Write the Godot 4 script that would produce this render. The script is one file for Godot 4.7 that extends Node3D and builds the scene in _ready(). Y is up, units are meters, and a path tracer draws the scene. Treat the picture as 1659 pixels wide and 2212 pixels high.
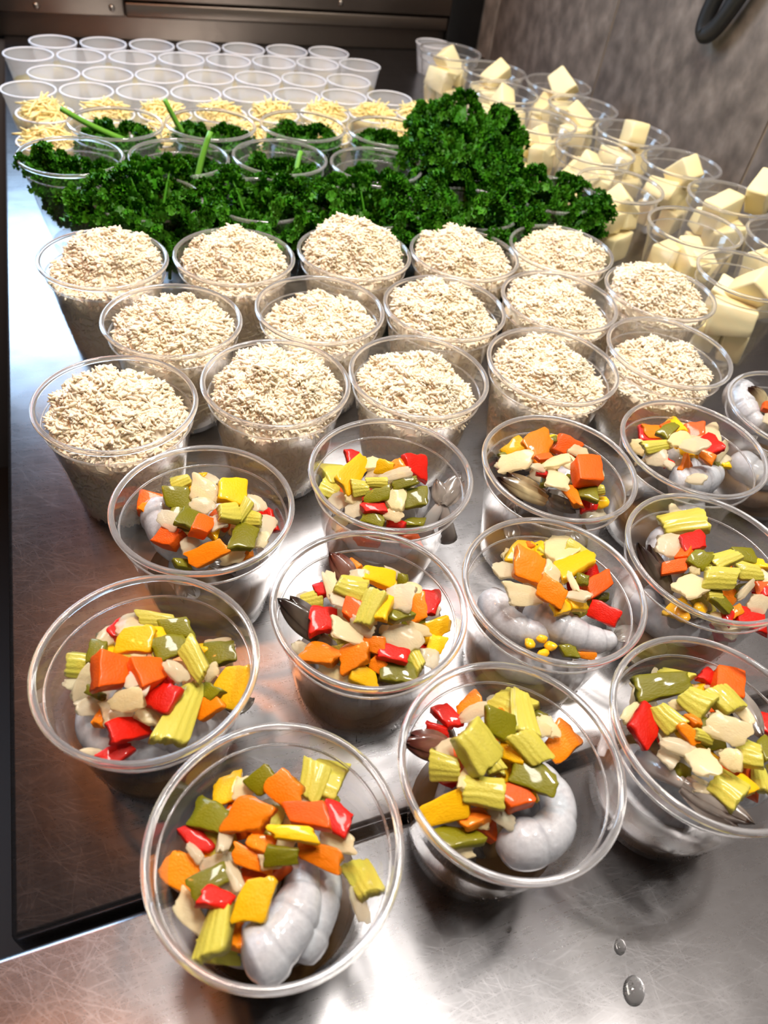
extends Node3D
# A stainless prep counter crowded with deli cups of shrimp and vegetables, rice, kale, butter and small portion cups.
# World: x runs along the tiled wall's normal (right), -z runs away along the counter, y is up, the counter top is y = 0.

const PIECES := {
	"S1": [[3,-119,556,-341,126,108,38,100,2,-7,-1,100,7], [4,-205,603,-233,163,108,38,70,31,64,-27,95,-16], [1,-272,560,-179,131,72,38,46,0,89,2,100,-1], [2,-334,527,-85,172,129,41,72,-4,70,-16,96,22], [4,-252,634,9,148,85,38,97,-1,-22,4,99,11], [1,-240,650,83,116,68,38,82,-17,54,23,97,-3], [5,-258,634,175,182,113,47,43,-18,-89,-49,78,-39], [6,-336,549,70,153,71,16,49,-15,86,-6,98,20], [2,-184,572,207,94,93,38,72,-41,-56,4,83,-56], [3,-111,698,139,141,116,40,58,21,-79,-18,98,14], [2,-66,703,-150,173,124,40,71,45,55,-45,88,-15], [0,143,736,-78,170,83,60,84,28,46,-27,96,-11], [1,257,662,-58,105,127,38,61,0,-80,-7,100,-5], [3,71,757,-20,176,52,38,92,1,38,-7,99,14], [4,13,728,33,126,63,38,92,18,36,-34,83,44], [2,155,685,63,176,75,38,72,27,64,-44,89,13], [2,93,712,-206,111,147,38,70,36,-61,-20,93,32], [4,15,687,-277,113,100,38,92,39,-8,-36,89,29], [5,214,648,-234,152,111,47,51,16,-85,-11,99,12], [5,271,622,-241,142,157,60,81,-7,58,13,99,-5], [4,258,607,-158,90,52,38,90,-8,43,0,98,18], [6,244,622,3,154,84,16,71,27,65,-40,91,5], [6,-153,635,-150,193,59,16,38,-31,-87,24,94,-24], [5,311,543,157,166,108,45,9,46,88,-26,87,-43], [6,271,528,231,129,57,16,4,-42,91,-18,89,42], [6,-163,637,26,121,49,16,15,-3,99,20,98,0], [2,-45,692,-42,104,59,38,79,7,61,-9,100,0], [6,-31,694,32,75,46,16,94,8,33,-11,99,8], [6,-57,623,-299,81,92,16,95,3,31,-9,98,16], [2,-85,656,-11,152,67,38,81,-6,58,-14,95,28], [6,-289,583,-127,87,35,16,47,-2,88,0,100,3], [5,-266,469,213,152,62,38,86,-37,36,30,92,24], [6,21,577,-116,152,109,18,93,21,30,-28,93,23], [3,-281,528,-94,148,90,30,15,6,99,5,100,-6], [6,40,571,-193,157,118,18,71,-57,-40,58,80,-11], [0,-46,579,26,157,108,77,-93,-25,29,-33,91,-26], [6,-201,577,-37,135,112,18,-93,-36,0,-33,86,38], [5,-193,535,-152,148,134,56,20,-27,94,-22,93,31], [6,-34,487,53,101,71,18,-88,12,46,32,87,37], [6,270,490,-126,119,76,18,9,60,79,0,80,-60], [0,103,481,146,139,114,82,-15,37,92,21,92,-34], [6,-204,580,70,115,87,18,98,21,-2,-21,98,-4], [6,140,615,-139,145,116,18,80,37,-48,-39,92,7], [0,-97,510,-215,126,114,82,51,61,-61,0,71,70], [6,23,570,-53,132,113,18,-95,-8,31,13,79,60], [3,117,419,26,145,125,42,81,-58,6,58,81,-2], [5,19,619,-138,123,79,33,-57,15,81,6,99,-14]],
	"S2": [[1,-103,589,-352,123,86,38,42,-7,91,5,100,5], [2,20,589,-365,127,91,38,94,33,-11,-31,94,14], [1,-173,578,-303,102,60,38,88,2,47,-32,75,57], [5,201,622,-299,168,140,59,52,28,81,-25,95,-18], [5,196,691,-224,232,104,44,-37,19,91,-7,97,-23], [4,36,765,-171,152,120,38,75,-45,49,23,87,44], [5,-104,773,-109,175,168,71,35,-38,86,30,91,28], [6,-207,696,-158,147,88,16,87,-44,-21,44,90,-5], [5,-247,694,-95,125,110,46,84,15,52,-42,78,46], [6,-168,701,-27,151,66,16,80,-23,-55,17,97,-15], [5,-137,708,52,170,113,48,84,22,50,-28,96,4], [0,-9,686,101,105,126,76,9,0,100,-8,100,1], [4,82,735,65,190,116,38,69,6,72,-17,98,8], [5,106,783,-34,154,111,46,38,-24,89,-1,96,27], [2,346,589,-82,165,122,39,87,28,-41,-18,95,26], [3,-291,612,41,217,103,38,81,57,15,-59,75,31], [4,-278,568,142,172,112,38,100,-9,4,9,91,-40], [6,-88,635,146,118,54,16,68,-5,73,-25,93,29], [6,297,655,-145,105,80,16,6,-5,100,19,98,4], [6,1,633,-314,131,68,16,89,45,12,-46,88,8], [3,33,725,-57,128,66,38,52,44,73,-45,87,-21], [6,227,692,-139,67,138,16,55,26,-79,15,90,40], [4,308,605,-223,74,43,38,70,16,70,-30,95,8], [6,135,589,-356,64,68,16,82,36,45,-27,93,-25], [1,164,605,-354,43,35,38,78,42,47,-51,86,7], [2,-192,615,112,116,72,38,100,6,0,-5,92,-38], [6,-254,530,198,74,50,16,90,24,37,-33,92,19], [5,-67,756,-45,106,70,38,15,-14,98,-24,96,17], [6,-176,600,130,92,41,16,81,24,53,-45,84,31], [1,-36,525,-241,103,88,28,-100,-9,-4,-7,96,-27], [6,-25,474,32,137,109,18,45,56,69,-35,83,-44], [3,41,664,-59,149,124,42,-93,-21,31,-12,95,30], [3,68,620,32,147,111,37,-5,-52,85,-62,68,38], [2,110,577,-233,159,115,37,-60,-75,27,-44,59,68], [0,-208,646,-112,125,111,80,-28,4,96,-48,86,-18], [6,-146,629,-143,126,78,18,-79,-30,53,-46,86,-21], [5,-17,641,-62,115,71,30,31,-35,-89,-31,84,-44], [5,-62,536,48,120,83,34,8,21,97,-58,81,-13], [6,122,540,-281,128,77,18,13,-22,-97,7,97,-22], [1,106,543,-218,139,113,36,94,-7,-35,21,89,40], [1,-182,527,-121,134,125,40,-65,46,-61,60,80,-4], [0,-133,518,114,118,89,64,77,-27,58,20,96,18], [1,-153,539,-157,116,107,34,-11,1,-99,20,98,-1], [2,-90,529,-120,118,97,31,93,-35,9,35,93,-6]],
	"S3": [[0,49,572,-355,145,56,41,92,3,38,-1,100,-6], [5,66,591,-346,180,79,38,95,-10,30,-5,89,45], [1,-114,572,-350,108,83,38,52,-26,-81,38,93,-5], [6,-59,589,-357,134,144,21,99,-15,-7,13,96,-25], [6,-156,578,-329,128,86,16,92,-20,-32,31,89,34], [3,-38,735,-160,122,154,41,45,19,-88,-13,98,14], [3,38,690,-195,85,105,38,1,4,100,36,93,-4], [4,140,657,-233,140,91,38,98,-14,17,6,90,43], [4,99,710,-98,153,105,38,99,-6,-9,9,96,26], [4,-217,594,-240,80,111,38,95,6,31,-7,100,3], [5,-277,539,-208,174,114,48,92,-22,34,-6,75,66], [0,-155,738,-18,144,141,101,83,-55,-1,54,81,23], [0,-12,728,31,137,135,97,86,-46,-23,45,89,-9], [6,-50,755,67,109,107,17,85,-2,53,5,100,-5], [6,-108,734,132,152,93,16,90,39,21,-45,81,37], [5,194,725,3,174,88,38,29,-20,94,-24,93,27], [6,105,764,64,115,68,16,47,-40,79,18,92,35], [1,38,707,144,126,123,40,76,14,-63,-27,96,-12], [5,97,659,214,295,132,56,47,-20,-86,34,94,-4], [3,331,579,100,200,149,51,60,38,-70,-13,91,39], [2,212,618,188,126,91,38,87,49,-3,-48,87,7], [1,-118,626,203,191,97,38,78,-57,-24,61,78,12], [1,-188,560,266,133,72,38,90,-17,-40,22,97,9], [6,-289,523,210,92,36,16,90,-8,43,-6,95,30], [6,-286,593,-85,158,78,16,62,41,-67,20,74,64], [6,-264,594,35,139,77,16,89,-43,-18,46,82,34], [4,-235,642,5,101,36,38,60,24,76,-50,86,12], [6,-39,648,175,110,73,16,91,-17,38,14,99,8], [6,323,556,-151,142,78,16,84,47,27,-49,87,-1], [4,317,573,-95,144,116,38,98,12,14,-13,98,11], [6,256,616,22,84,62,16,79,59,-14,-56,80,22], [6,-159,610,111,134,99,16,94,-34,9,32,93,17], [4,231,629,124,133,63,38,46,43,78,-52,84,-16], [3,-39,572,-374,77,45,38,85,10,51,-9,100,-5], [6,348,523,-101,56,102,16,97,-14,18,8,94,33], [6,-323,506,-145,122,66,16,82,-13,56,2,98,20], [2,-221,590,96,55,95,38,88,26,40,-13,94,-32], [5,79,470,-248,145,100,42,-93,-5,37,-14,97,-21], [6,-82,523,-223,142,109,18,99,-8,-8,5,96,-28], [6,-202,542,-30,134,102,18,-60,16,79,-28,88,-38], [1,46,656,19,156,114,36,21,-73,-65,16,68,-72], [6,-82,591,-95,114,79,18,-48,-53,-70,-11,83,-55], [3,-158,534,-262,134,92,31,93,-25,28,34,87,-35], [6,4,446,61,159,148,23,89,26,37,6,74,-67], [6,-3,525,-304,101,94,18,96,14,-26,-21,94,-26], [4,-201,477,26,107,88,24,59,-59,55,51,80,32], [4,33,463,64,157,139,38,71,-7,-70,16,99,6], [1,-107,528,60,158,108,34,70,-72,-1,70,67,25], [3,249,521,-173,156,121,41,59,-67,-46,17,65,-74], [5,-112,517,-181,143,115,48,51,28,82,-44,90,-4], [2,-8,539,140,101,79,25,74,16,65,3,96,-27], [5,-75,454,-106,143,102,43,-21,13,-97,-71,66,24]],
	"S4": [[4,64,612,287,177,126,38,87,-10,49,3,99,15], [3,-110,615,268,140,88,38,80,-41,44,24,88,40], [6,-219,578,199,181,73,16,69,19,70,-36,93,10], [2,-267,630,118,177,99,38,68,30,67,-33,94,-8], [2,-129,676,194,139,112,38,92,38,10,-39,90,19], [1,51,675,230,146,74,38,87,-10,49,4,99,14], [6,-139,735,92,164,93,16,80,-29,53,23,96,17], [1,-214,666,-46,133,137,42,98,-11,18,10,99,10], [6,129,658,150,163,147,23,50,-9,86,-19,96,22], [5,162,616,237,147,80,38,11,-1,99,-36,93,5], [6,239,583,244,101,86,16,83,-18,53,2,95,30], [3,344,589,98,157,92,38,98,14,-13,-1,75,66], [3,309,572,180,98,85,38,61,33,-72,-2,91,41], [2,253,699,25,129,89,38,-12,-38,92,-32,89,32], [1,356,589,-62,128,144,41,94,8,32,-13,99,12], [6,154,772,-10,158,128,20,64,45,62,-52,85,-9], [4,128,741,71,113,66,38,99,0,-13,0,100,-2], [3,50,791,40,157,81,38,52,-11,-85,-18,96,-23], [5,-13,794,25,183,105,44,64,32,-70,-51,86,-7], [6,-124,708,-200,207,71,16,-10,6,99,-34,93,-9], [5,-53,776,-126,147,116,49,90,-24,37,11,93,34], [6,-1,785,-164,101,84,16,89,0,46,-19,90,38], [3,105,755,-168,186,99,38,88,-44,16,40,88,24], [2,33,605,-373,102,85,38,87,40,-29,-37,92,14], [6,212,683,-226,113,41,16,77,-46,43,11,77,62], [4,258,662,-188,56,60,38,79,36,50,-58,72,38], [0,-83,755,-7,96,97,69,61,3,79,-22,97,14], [6,-68,750,85,127,61,16,67,-31,68,-36,66,66], [6,-125,757,-80,103,92,16,93,-26,26,29,96,-6], [1,-151,653,-234,80,92,38,13,6,99,-20,98,-3], [5,-223,620,-212,122,91,38,97,19,18,-25,87,42], [6,-225,539,-288,100,99,16,-4,27,96,-20,94,-27], [2,-24,686,164,110,78,38,86,7,50,-32,84,43], [2,-23,626,235,79,72,38,61,-36,71,-23,77,59], [6,225,664,127,114,59,16,92,-35,20,23,86,45], [6,285,669,-114,97,80,16,93,-21,29,25,96,-9], [6,-335,554,11,88,67,16,48,-50,73,-9,79,60], [6,367,556,-9,103,57,16,69,66,29,-71,70,9], [1,267,519,143,126,82,26,-58,-21,-79,11,94,-33], [3,205,602,-124,147,133,45,-89,-25,39,-10,93,36], [3,150,546,-75,130,113,38,-43,-46,-78,-13,89,-45], [5,-139,525,-2,124,101,42,82,-15,55,-2,96,28], [6,151,525,136,105,92,18,10,1,99,-32,95,3], [6,83,615,-104,148,97,18,-71,-57,-40,-39,80,-45], [6,-14,685,8,105,89,18,-2,18,98,-16,97,-18], [3,211,520,139,142,128,43,-6,47,-88,35,84,43], [2,104,503,-153,107,99,31,-20,19,96,44,89,-9], [5,-154,570,103,102,70,29,-35,38,-86,12,93,36], [2,75,661,-56,142,133,42,-73,-17,-66,-6,98,-18], [4,265,502,-3,129,90,25,91,23,35,-38,80,47], [4,-22,615,166,157,102,28,-68,16,71,38,91,16], [6,-102,588,-94,148,123,19,98,-11,-19,20,82,54], [6,100,611,83,132,108,18,-89,45,1,45,89,-9]],
	"S5": [[6,10,572,-352,171,118,19,27,10,96,-30,95,-2], [3,40,622,-364,146,120,41,74,28,-61,-12,95,29], [2,-31,726,-189,173,167,53,82,-30,50,7,90,42], [3,146,622,-346,109,95,38,80,56,23,-57,82,1], [6,228,692,-286,182,189,26,16,28,95,-22,95,-24], [5,297,671,-216,172,149,63,62,-24,75,-37,75,55], [3,239,715,-146,248,122,42,98,8,-16,-12,96,-26], [5,189,622,-325,110,107,45,83,-9,-55,23,96,19], [2,-18,761,16,149,113,38,62,-21,76,-27,85,46], [6,-140,708,-42,198,109,17,95,-29,11,20,84,50], [1,358,622,-126,95,89,38,84,34,-43,-5,82,57], [6,351,589,-120,108,88,16,79,58,-16,-54,81,23], [0,326,656,-26,179,95,69,97,2,-25,6,95,29], [4,220,711,-43,67,60,38,74,24,63,-46,87,20], [6,139,741,-31,146,37,16,-23,13,96,-44,87,-22], [6,118,744,63,117,71,16,45,44,78,-39,88,-27], [1,273,637,141,156,95,38,54,16,83,-59,77,23], [3,117,692,85,91,63,38,96,-17,23,14,98,13], [3,29,690,75,76,100,38,-19,-5,98,9,99,7], [6,-121,656,-245,106,151,17,3,-7,100,10,99,7], [4,160,622,-350,74,70,38,85,49,18,-52,81,25], [2,98,638,-380,54,47,38,64,14,76,-55,77,33], [6,71,726,-120,100,87,16,58,-31,75,-2,92,39], [4,370,556,-2,44,92,38,-22,-9,97,-5,100,8], [7,-156,550,154,54,63,38,86,28,43,-21,96,-21], [7,-89,566,154,56,43,30,82,-14,55,-22,82,53], [7,-61,555,199,68,50,35,28,38,88,-61,78,-14], [7,-110,539,219,71,43,30,97,-18,16,10,91,41], [4,27,539,243,82,68,38,95,5,30,-16,92,36], [2,121,511,273,102,39,38,91,-6,42,-31,58,75], [6,155,657,-217,77,89,16,71,5,70,2,100,-9], [3,161,553,-263,105,90,30,1,-5,-100,-45,89,-5], [6,154,647,-136,108,101,18,43,49,76,-32,87,-38], [5,191,573,33,102,95,39,-83,21,51,-22,73,-65], [6,22,560,-302,159,140,22,-85,-37,-37,-13,83,-55], [3,195,455,50,117,87,29,12,2,-99,10,99,4], [6,-13,638,-97,140,86,18,58,-11,81,-21,94,28], [0,40,445,60,137,130,93,-89,-41,20,-44,88,-19], [4,80,593,-177,132,82,23,42,-4,-91,79,51,34], [1,283,533,-113,116,91,29,14,51,-85,-48,79,39], [4,240,490,-51,127,88,24,-23,27,-93,62,78,7], [5,83,527,5,116,84,35,-65,-19,-74,0,97,-25], [6,108,633,14,113,102,18,-49,-24,-84,2,96,-29], [5,299,496,-15,129,86,36,89,38,-27,-20,84,51], [4,74,515,-79,107,79,22,14,67,73,-11,74,-66], [6,-19,508,-18,120,100,18,-21,-48,85,-13,88,46]],
	"S6": [[5,115,605,-341,159,60,38,55,47,69,-54,83,-13], [4,-42,682,-283,270,117,38,98,11,19,-14,97,17], [6,-84,539,-332,185,63,16,72,19,-66,-9,98,18], [6,24,572,-364,122,54,16,76,4,-65,1,100,6], [6,299,622,-209,151,117,19,48,-5,88,-30,93,21], [0,305,655,-204,136,163,98,85,-5,53,3,100,4], [1,262,622,-277,83,88,38,51,-22,83,12,98,18], [5,-7,779,-129,122,123,51,35,28,89,-53,84,-6], [5,126,786,-97,131,130,55,28,-7,96,9,99,5], [6,9,826,40,168,116,19,65,6,76,-39,88,27], [6,-230,634,-213,134,83,16,98,16,-14,-14,98,16], [1,-250,684,-133,172,128,41,85,-5,-53,23,93,28], [5,-142,711,-123,130,105,44,21,7,97,-58,81,7], [2,-129,762,-15,105,54,38,35,-28,90,-32,86,39], [6,-191,726,12,130,70,16,57,20,80,-35,94,1], [6,-151,760,116,130,114,18,-25,23,94,-28,91,-29], [6,-52,803,153,88,89,16,73,33,59,-48,87,11], [5,73,769,146,107,112,45,60,38,70,-36,91,-19], [5,-78,702,237,128,140,54,28,30,91,-23,94,-24], [3,9,705,242,85,64,38,25,2,97,23,97,-7], [6,-224,663,24,91,69,16,29,30,91,-18,95,-26], [6,-62,715,-165,65,51,16,72,49,49,-57,83,1], [5,117,675,243,126,73,38,-61,22,76,-34,80,-50], [4,232,692,131,98,70,38,-25,12,96,-11,98,-15], [6,200,754,-14,116,54,16,-18,29,94,-38,86,-34], [6,-61,556,-371,69,60,16,42,-6,91,-47,84,27], [2,-63,755,-60,61,46,38,0,17,99,-6,98,-17], [6,349,622,-150,73,66,16,88,47,-5,-44,78,-44], [2,278,667,137,58,67,38,92,15,35,-13,99,-7], [3,201,616,275,68,67,38,94,8,33,-14,98,16], [5,-82,772,18,81,53,38,85,-30,43,9,89,44], [4,-171,627,90,71,57,38,85,-36,39,15,86,48], [6,-161,671,184,80,67,16,63,28,73,-17,96,-21], [1,378,622,8,84,101,38,42,42,80,-32,90,-30], [6,354,622,130,101,98,16,79,-5,61,-6,99,16], [5,303,589,220,93,82,38,18,-10,98,-70,69,19], [6,141,568,-185,150,132,21,-35,-16,-92,39,87,-30], [6,278,497,-112,118,109,18,78,-45,44,53,84,-8], [3,-74,687,19,150,97,33,-73,27,-63,56,77,-31], [6,-78,565,-111,116,84,18,-56,31,77,20,95,-24], [3,179,553,-251,116,91,31,44,74,50,-68,64,-35], [6,107,569,-6,127,113,18,10,-25,-96,51,84,-17], [4,-27,707,-5,159,149,41,89,24,38,-29,95,9], [1,-33,488,-103,116,101,32,69,41,60,-60,78,16], [6,-162,630,-32,145,110,18,49,1,-87,36,91,21], [6,-23,471,-263,105,82,18,39,11,-92,-56,82,-14], [0,40,641,141,127,110,79,-93,-2,-37,-16,92,36], [6,64,528,96,152,138,22,92,-2,40,0,100,6], [0,198,562,-172,129,84,60,96,-2,29,-2,99,13], [5,-32,565,148,109,80,33,-91,19,-37,35,84,-42], [0,86,606,202,135,105,76,48,44,76,-18,90,-41]],
	"S7": [[0,-244,572,-252,175,142,102,85,-24,47,3,92,40], [2,-251,614,-195,119,91,38,60,-34,72,-8,87,49], [4,-120,727,-143,142,126,38,94,-24,25,7,84,54], [4,-80,753,54,134,127,38,41,-14,-90,38,92,3], [0,-27,721,89,126,98,71,47,-18,-86,41,91,3], [6,-184,712,-10,151,90,16,56,13,82,-39,91,12], [0,-194,655,65,125,112,80,69,15,71,-35,92,16], [5,-70,633,-355,110,92,39,92,37,11,-38,92,7], [6,28,756,-144,152,127,20,85,-22,48,-5,87,49], [6,77,622,-361,132,67,16,57,6,82,-15,99,3], [3,166,760,-89,151,165,51,93,-33,13,30,93,22], [6,-5,761,-26,114,92,16,73,-26,64,-2,92,40], [5,117,762,58,118,111,46,87,-44,-21,46,88,9], [5,204,737,37,127,58,38,64,34,-69,-8,92,38], [6,281,682,-55,120,91,16,40,-24,88,-1,96,26], [1,350,539,-33,154,89,38,15,-21,97,-61,75,25], [5,233,704,75,126,90,38,73,26,64,-45,88,15], [4,169,698,195,130,169,38,90,-5,42,6,100,-2], [6,305,634,72,112,127,18,72,-23,66,20,97,11], [2,-25,663,225,201,97,38,90,43,5,-41,81,42], [6,101,617,233,133,90,16,88,35,31,-46,79,40], [6,56,721,74,102,86,16,5,9,99,-16,98,-8], [4,-160,584,197,81,49,38,91,-40,13,35,89,29], [2,170,598,235,73,46,38,84,54,4,-49,74,46], [6,-107,653,127,75,102,16,33,-64,69,41,76,51], [6,256,622,165,97,91,16,92,14,36,-25,93,26], [3,41,622,-386,61,50,38,99,-16,5,10,81,57], [3,14,574,-311,139,119,40,-63,42,-65,70,67,-25], [0,-216,511,-191,117,95,69,-95,11,28,-1,93,-37], [3,-89,545,-44,130,122,41,83,13,55,5,95,-31], [2,-126,527,-33,128,106,34,-90,4,43,34,67,65], [5,113,556,179,122,79,33,-96,-16,21,0,80,60], [6,122,486,-133,150,110,18,67,41,-62,-36,91,22], [3,16,673,64,108,101,34,73,-37,58,43,90,3], [4,-100,675,-51,156,144,40,-26,-26,93,12,95,30], [6,9,685,60,111,74,18,-43,-48,77,30,73,62], [5,-69,502,-292,151,99,41,-17,36,92,-12,91,-39], [6,184,575,-10,141,108,18,-50,-67,55,-61,72,32], [3,-68,510,-162,142,122,41,-64,-73,25,-39,58,71], [4,182,564,46,106,71,19,-98,8,-17,7,100,7], [0,122,560,-107,144,124,89,-80,0,60,-24,91,-33], [5,-169,525,-37,129,82,34,68,-28,-68,17,96,-22]],
	"S8": [[3,-197,733,-91,262,121,41,75,7,-66,31,85,43], [5,-243,572,-257,163,161,67,99,-14,-4,13,99,-5], [1,-103,616,-348,99,81,38,99,-13,8,10,95,28], [6,-66,737,-143,95,102,16,-10,3,99,-10,99,-4], [3,-30,793,-34,102,81,38,81,12,57,-49,67,56], [1,187,721,-74,167,141,45,87,-48,8,38,77,51], [2,79,731,-88,84,82,38,92,36,-14,-29,89,35], [6,3,793,40,187,61,16,88,40,25,-46,84,29], [4,46,768,95,149,59,38,97,23,9,-25,89,39], [4,87,712,165,119,156,38,-16,-27,95,-21,95,24], [6,-30,734,168,111,133,18,84,9,54,-23,95,20], [4,-124,734,119,147,75,38,95,28,13,-31,84,46], [1,-156,694,168,136,81,38,99,5,16,-5,100,4], [4,-174,656,213,130,78,38,76,-1,65,-24,92,31], [6,-64,685,242,97,68,16,75,-13,65,-25,85,46], [5,-196,724,29,95,93,39,98,-6,16,-5,78,62], [6,-237,672,47,102,78,16,97,-22,0,19,85,49], [6,-248,641,110,100,105,16,1,-18,98,-32,93,17], [6,-305,605,-10,123,107,17,9,1,100,-36,93,2], [5,-314,563,-149,118,118,49,69,-18,70,-4,96,28], [5,-97,752,36,125,59,38,88,20,42,-37,86,36], [6,-312,500,55,85,104,16,26,-38,89,-52,72,46], [4,71,597,251,120,51,38,97,1,25,-6,98,20], [1,-36,602,247,94,53,38,82,12,56,-19,98,6], [3,66,741,16,51,63,38,85,25,46,-38,89,23], [0,-176,441,166,125,88,63,98,-21,5,19,94,27], [0,81,408,228,130,80,57,96,4,28,-17,88,45], [4,-147,493,-97,126,110,30,-93,-10,-35,-16,98,16], [6,-88,645,88,114,92,18,-92,39,6,39,87,30], [6,-70,682,-66,114,103,18,-74,35,-58,-19,72,67], [6,27,719,68,126,104,18,-87,-23,43,-5,92,39], [1,-149,579,-42,147,130,41,80,39,-46,-48,87,-10], [0,-3,538,152,153,100,72,-7,-77,63,-23,63,74], [5,102,650,127,143,98,41,96,27,0,-23,81,-55], [5,-86,614,13,101,75,31,-71,34,62,14,92,-35], [6,169,652,-76,151,123,19,-31,33,-89,44,88,18], [3,-75,371,92,137,119,40,-63,45,63,21,88,-43], [0,-219,521,-150,140,118,85,93,-21,-29,22,98,2], [6,-45,533,-99,153,115,18,96,26,-13,-7,65,75], [6,54,672,-26,151,131,21,-38,-26,89,64,62,45], [5,-67,591,139,151,132,55,-46,44,77,-23,78,-59], [5,-20,672,33,119,90,38,46,-56,-69,19,82,-55]],
	"S9": [[3,-52,605,-356,162,141,48,58,-32,75,-22,82,52], [4,-95,572,-343,102,156,38,14,-58,80,4,81,58], [1,-162,523,-336,60,60,38,91,16,39,-29,91,29], [6,-177,680,-190,207,130,21,87,36,33,-43,88,19], [2,24,718,-269,212,158,51,89,15,-43,1,94,34], [5,132,638,-351,120,65,38,100,-1,-4,3,87,49], [3,176,655,-336,92,117,38,45,-68,58,5,67,74], [0,246,655,-271,166,126,91,82,-26,51,-14,78,61], [6,-11,794,-25,168,92,16,83,51,22,-45,86,-26], [6,300,666,-198,81,131,16,65,29,-70,9,89,45], [0,155,766,75,160,193,115,97,-12,21,8,98,20], [6,332,572,-46,137,234,22,63,-14,76,7,99,12], [4,334,605,-145,144,100,38,75,7,66,-14,99,5], [6,-53,752,86,139,132,21,64,10,77,-11,99,-4], [4,114,704,173,132,122,38,71,23,67,-28,96,-3], [2,16,695,186,182,67,38,-21,14,97,-47,85,-22], [1,147,616,209,103,87,38,96,4,27,-15,91,39], [7,276,562,167,81,104,57,-21,-39,89,-55,80,22], [0,-45,766,-102,98,48,34,98,14,13,-16,98,11], [6,27,605,-375,99,85,16,93,2,-36,11,93,35], [4,124,707,-292,43,92,38,0,-28,96,-39,88,26], [6,-110,749,-41,95,57,16,80,-24,55,7,95,31], [6,140,721,-53,84,113,16,71,43,-56,-29,90,32], [1,-90,721,-21,74,41,38,78,-7,62,-20,91,37], [5,259,647,131,61,65,38,76,36,55,-57,76,29], [6,-203,594,-252,105,72,16,66,8,75,-25,96,12], [6,135,725,54,61,65,16,75,35,56,-58,76,30], [6,33,524,-165,139,116,18,-64,24,-73,23,97,12], [3,120,572,-287,139,105,35,63,7,-77,16,96,22], [4,-28,678,-4,128,104,29,51,8,-86,-36,92,-13], [1,197,516,-202,109,97,31,53,59,-61,-62,76,20], [6,12,699,-82,134,91,18,-93,-34,13,-34,94,3], [5,159,585,118,129,110,46,-92,38,9,26,77,-58], [6,-93,466,-191,103,64,18,-76,-62,-18,-43,70,-57], [5,301,517,29,109,87,36,38,13,-92,-52,85,-10], [6,168,594,-29,157,112,18,-90,-17,-40,-5,95,-31], [6,221,493,200,159,110,18,99,14,-2,-12,95,29], [4,158,597,-9,151,96,27,42,37,83,-52,85,-12], [6,272,550,-61,148,117,18,17,-54,83,-27,78,56], [6,124,552,-18,152,94,18,-59,79,15,76,61,-24], [6,90,560,104,130,119,19,-82,56,-11,47,77,44], [5,-90,461,-208,126,107,44,-84,6,-54,17,97,-16]],
	"S10": [[2,37,605,-349,194,100,38,97,-8,22,-1,92,39], [1,-8,589,-357,159,131,42,92,-7,38,-7,93,35], [0,148,622,-339,133,105,76,99,11,-11,-11,99,2], [3,151,638,-334,131,156,45,64,74,20,-69,67,-27], [4,1,718,-240,141,81,38,90,31,-32,-29,95,11], [5,81,589,-351,147,50,38,88,10,46,-31,86,41], [6,180,589,-315,140,56,16,99,-5,14,-3,83,56], [0,271,638,-253,141,131,94,88,35,33,-44,86,24], [6,216,622,-297,132,141,21,63,44,-64,-42,88,20], [6,310,655,-177,201,200,26,-20,-9,97,-24,97,4], [6,275,622,-245,100,139,16,45,51,73,-46,83,-30], [1,228,696,-63,183,127,41,-17,15,97,-55,80,-22], [6,12,778,-16,172,135,22,10,38,92,-45,84,-30], [6,349,622,-55,193,87,16,89,21,-40,12,74,66], [6,-13,749,-110,166,111,18,99,11,-10,-7,95,30], [5,-161,704,-131,187,81,38,99,10,13,-15,86,49], [6,-197,621,-236,113,91,16,57,-10,81,-51,73,45], [6,-188,657,-71,139,108,17,74,35,57,-56,79,24], [2,106,715,51,102,66,38,42,2,91,-57,78,25], [6,-36,653,163,114,79,16,43,41,80,-64,76,-5], [6,-169,684,26,74,47,16,25,16,96,-46,89,-3], [6,341,572,-72,183,80,16,68,37,-64,2,86,52], [6,368,572,-34,104,89,16,94,30,-14,-30,95,1], [3,353,638,-162,58,69,38,11,-38,92,-45,81,39], [6,348,605,-141,102,58,16,96,13,-24,1,86,52], [4,297,605,-242,71,43,38,94,9,32,-21,91,35], [3,377,556,16,62,40,38,93,11,34,-26,86,43], [1,-15,521,-285,124,104,33,19,61,77,-62,69,-38], [6,230,569,-209,152,98,18,89,-25,37,24,97,7], [3,105,640,-113,129,113,38,-50,-19,85,-56,82,-14], [5,108,510,-281,132,118,49,74,29,60,-26,96,-13], [3,272,508,-130,142,120,40,76,41,-50,-28,90,33], [6,-148,533,-173,154,122,19,84,-32,-44,-13,66,-74], [1,-113,631,-47,101,67,21,-25,26,93,-20,93,-31], [3,103,585,-172,100,80,27,5,2,-100,9,100,2], [6,51,540,-166,130,119,19,96,-26,-7,27,95,18], [2,8,606,17,138,104,33,-80,-20,57,33,66,68], [4,304,569,-19,121,111,31,4,-11,99,44,90,8], [3,157,541,-263,149,101,34,5,-8,100,53,85,4], [6,24,535,-304,108,90,18,-94,30,-13,32,94,-10], [1,194,520,-196,114,77,24,36,-6,-93,5,100,-5], [6,21,589,-86,146,129,20,43,37,-82,-41,89,19]],
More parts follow.
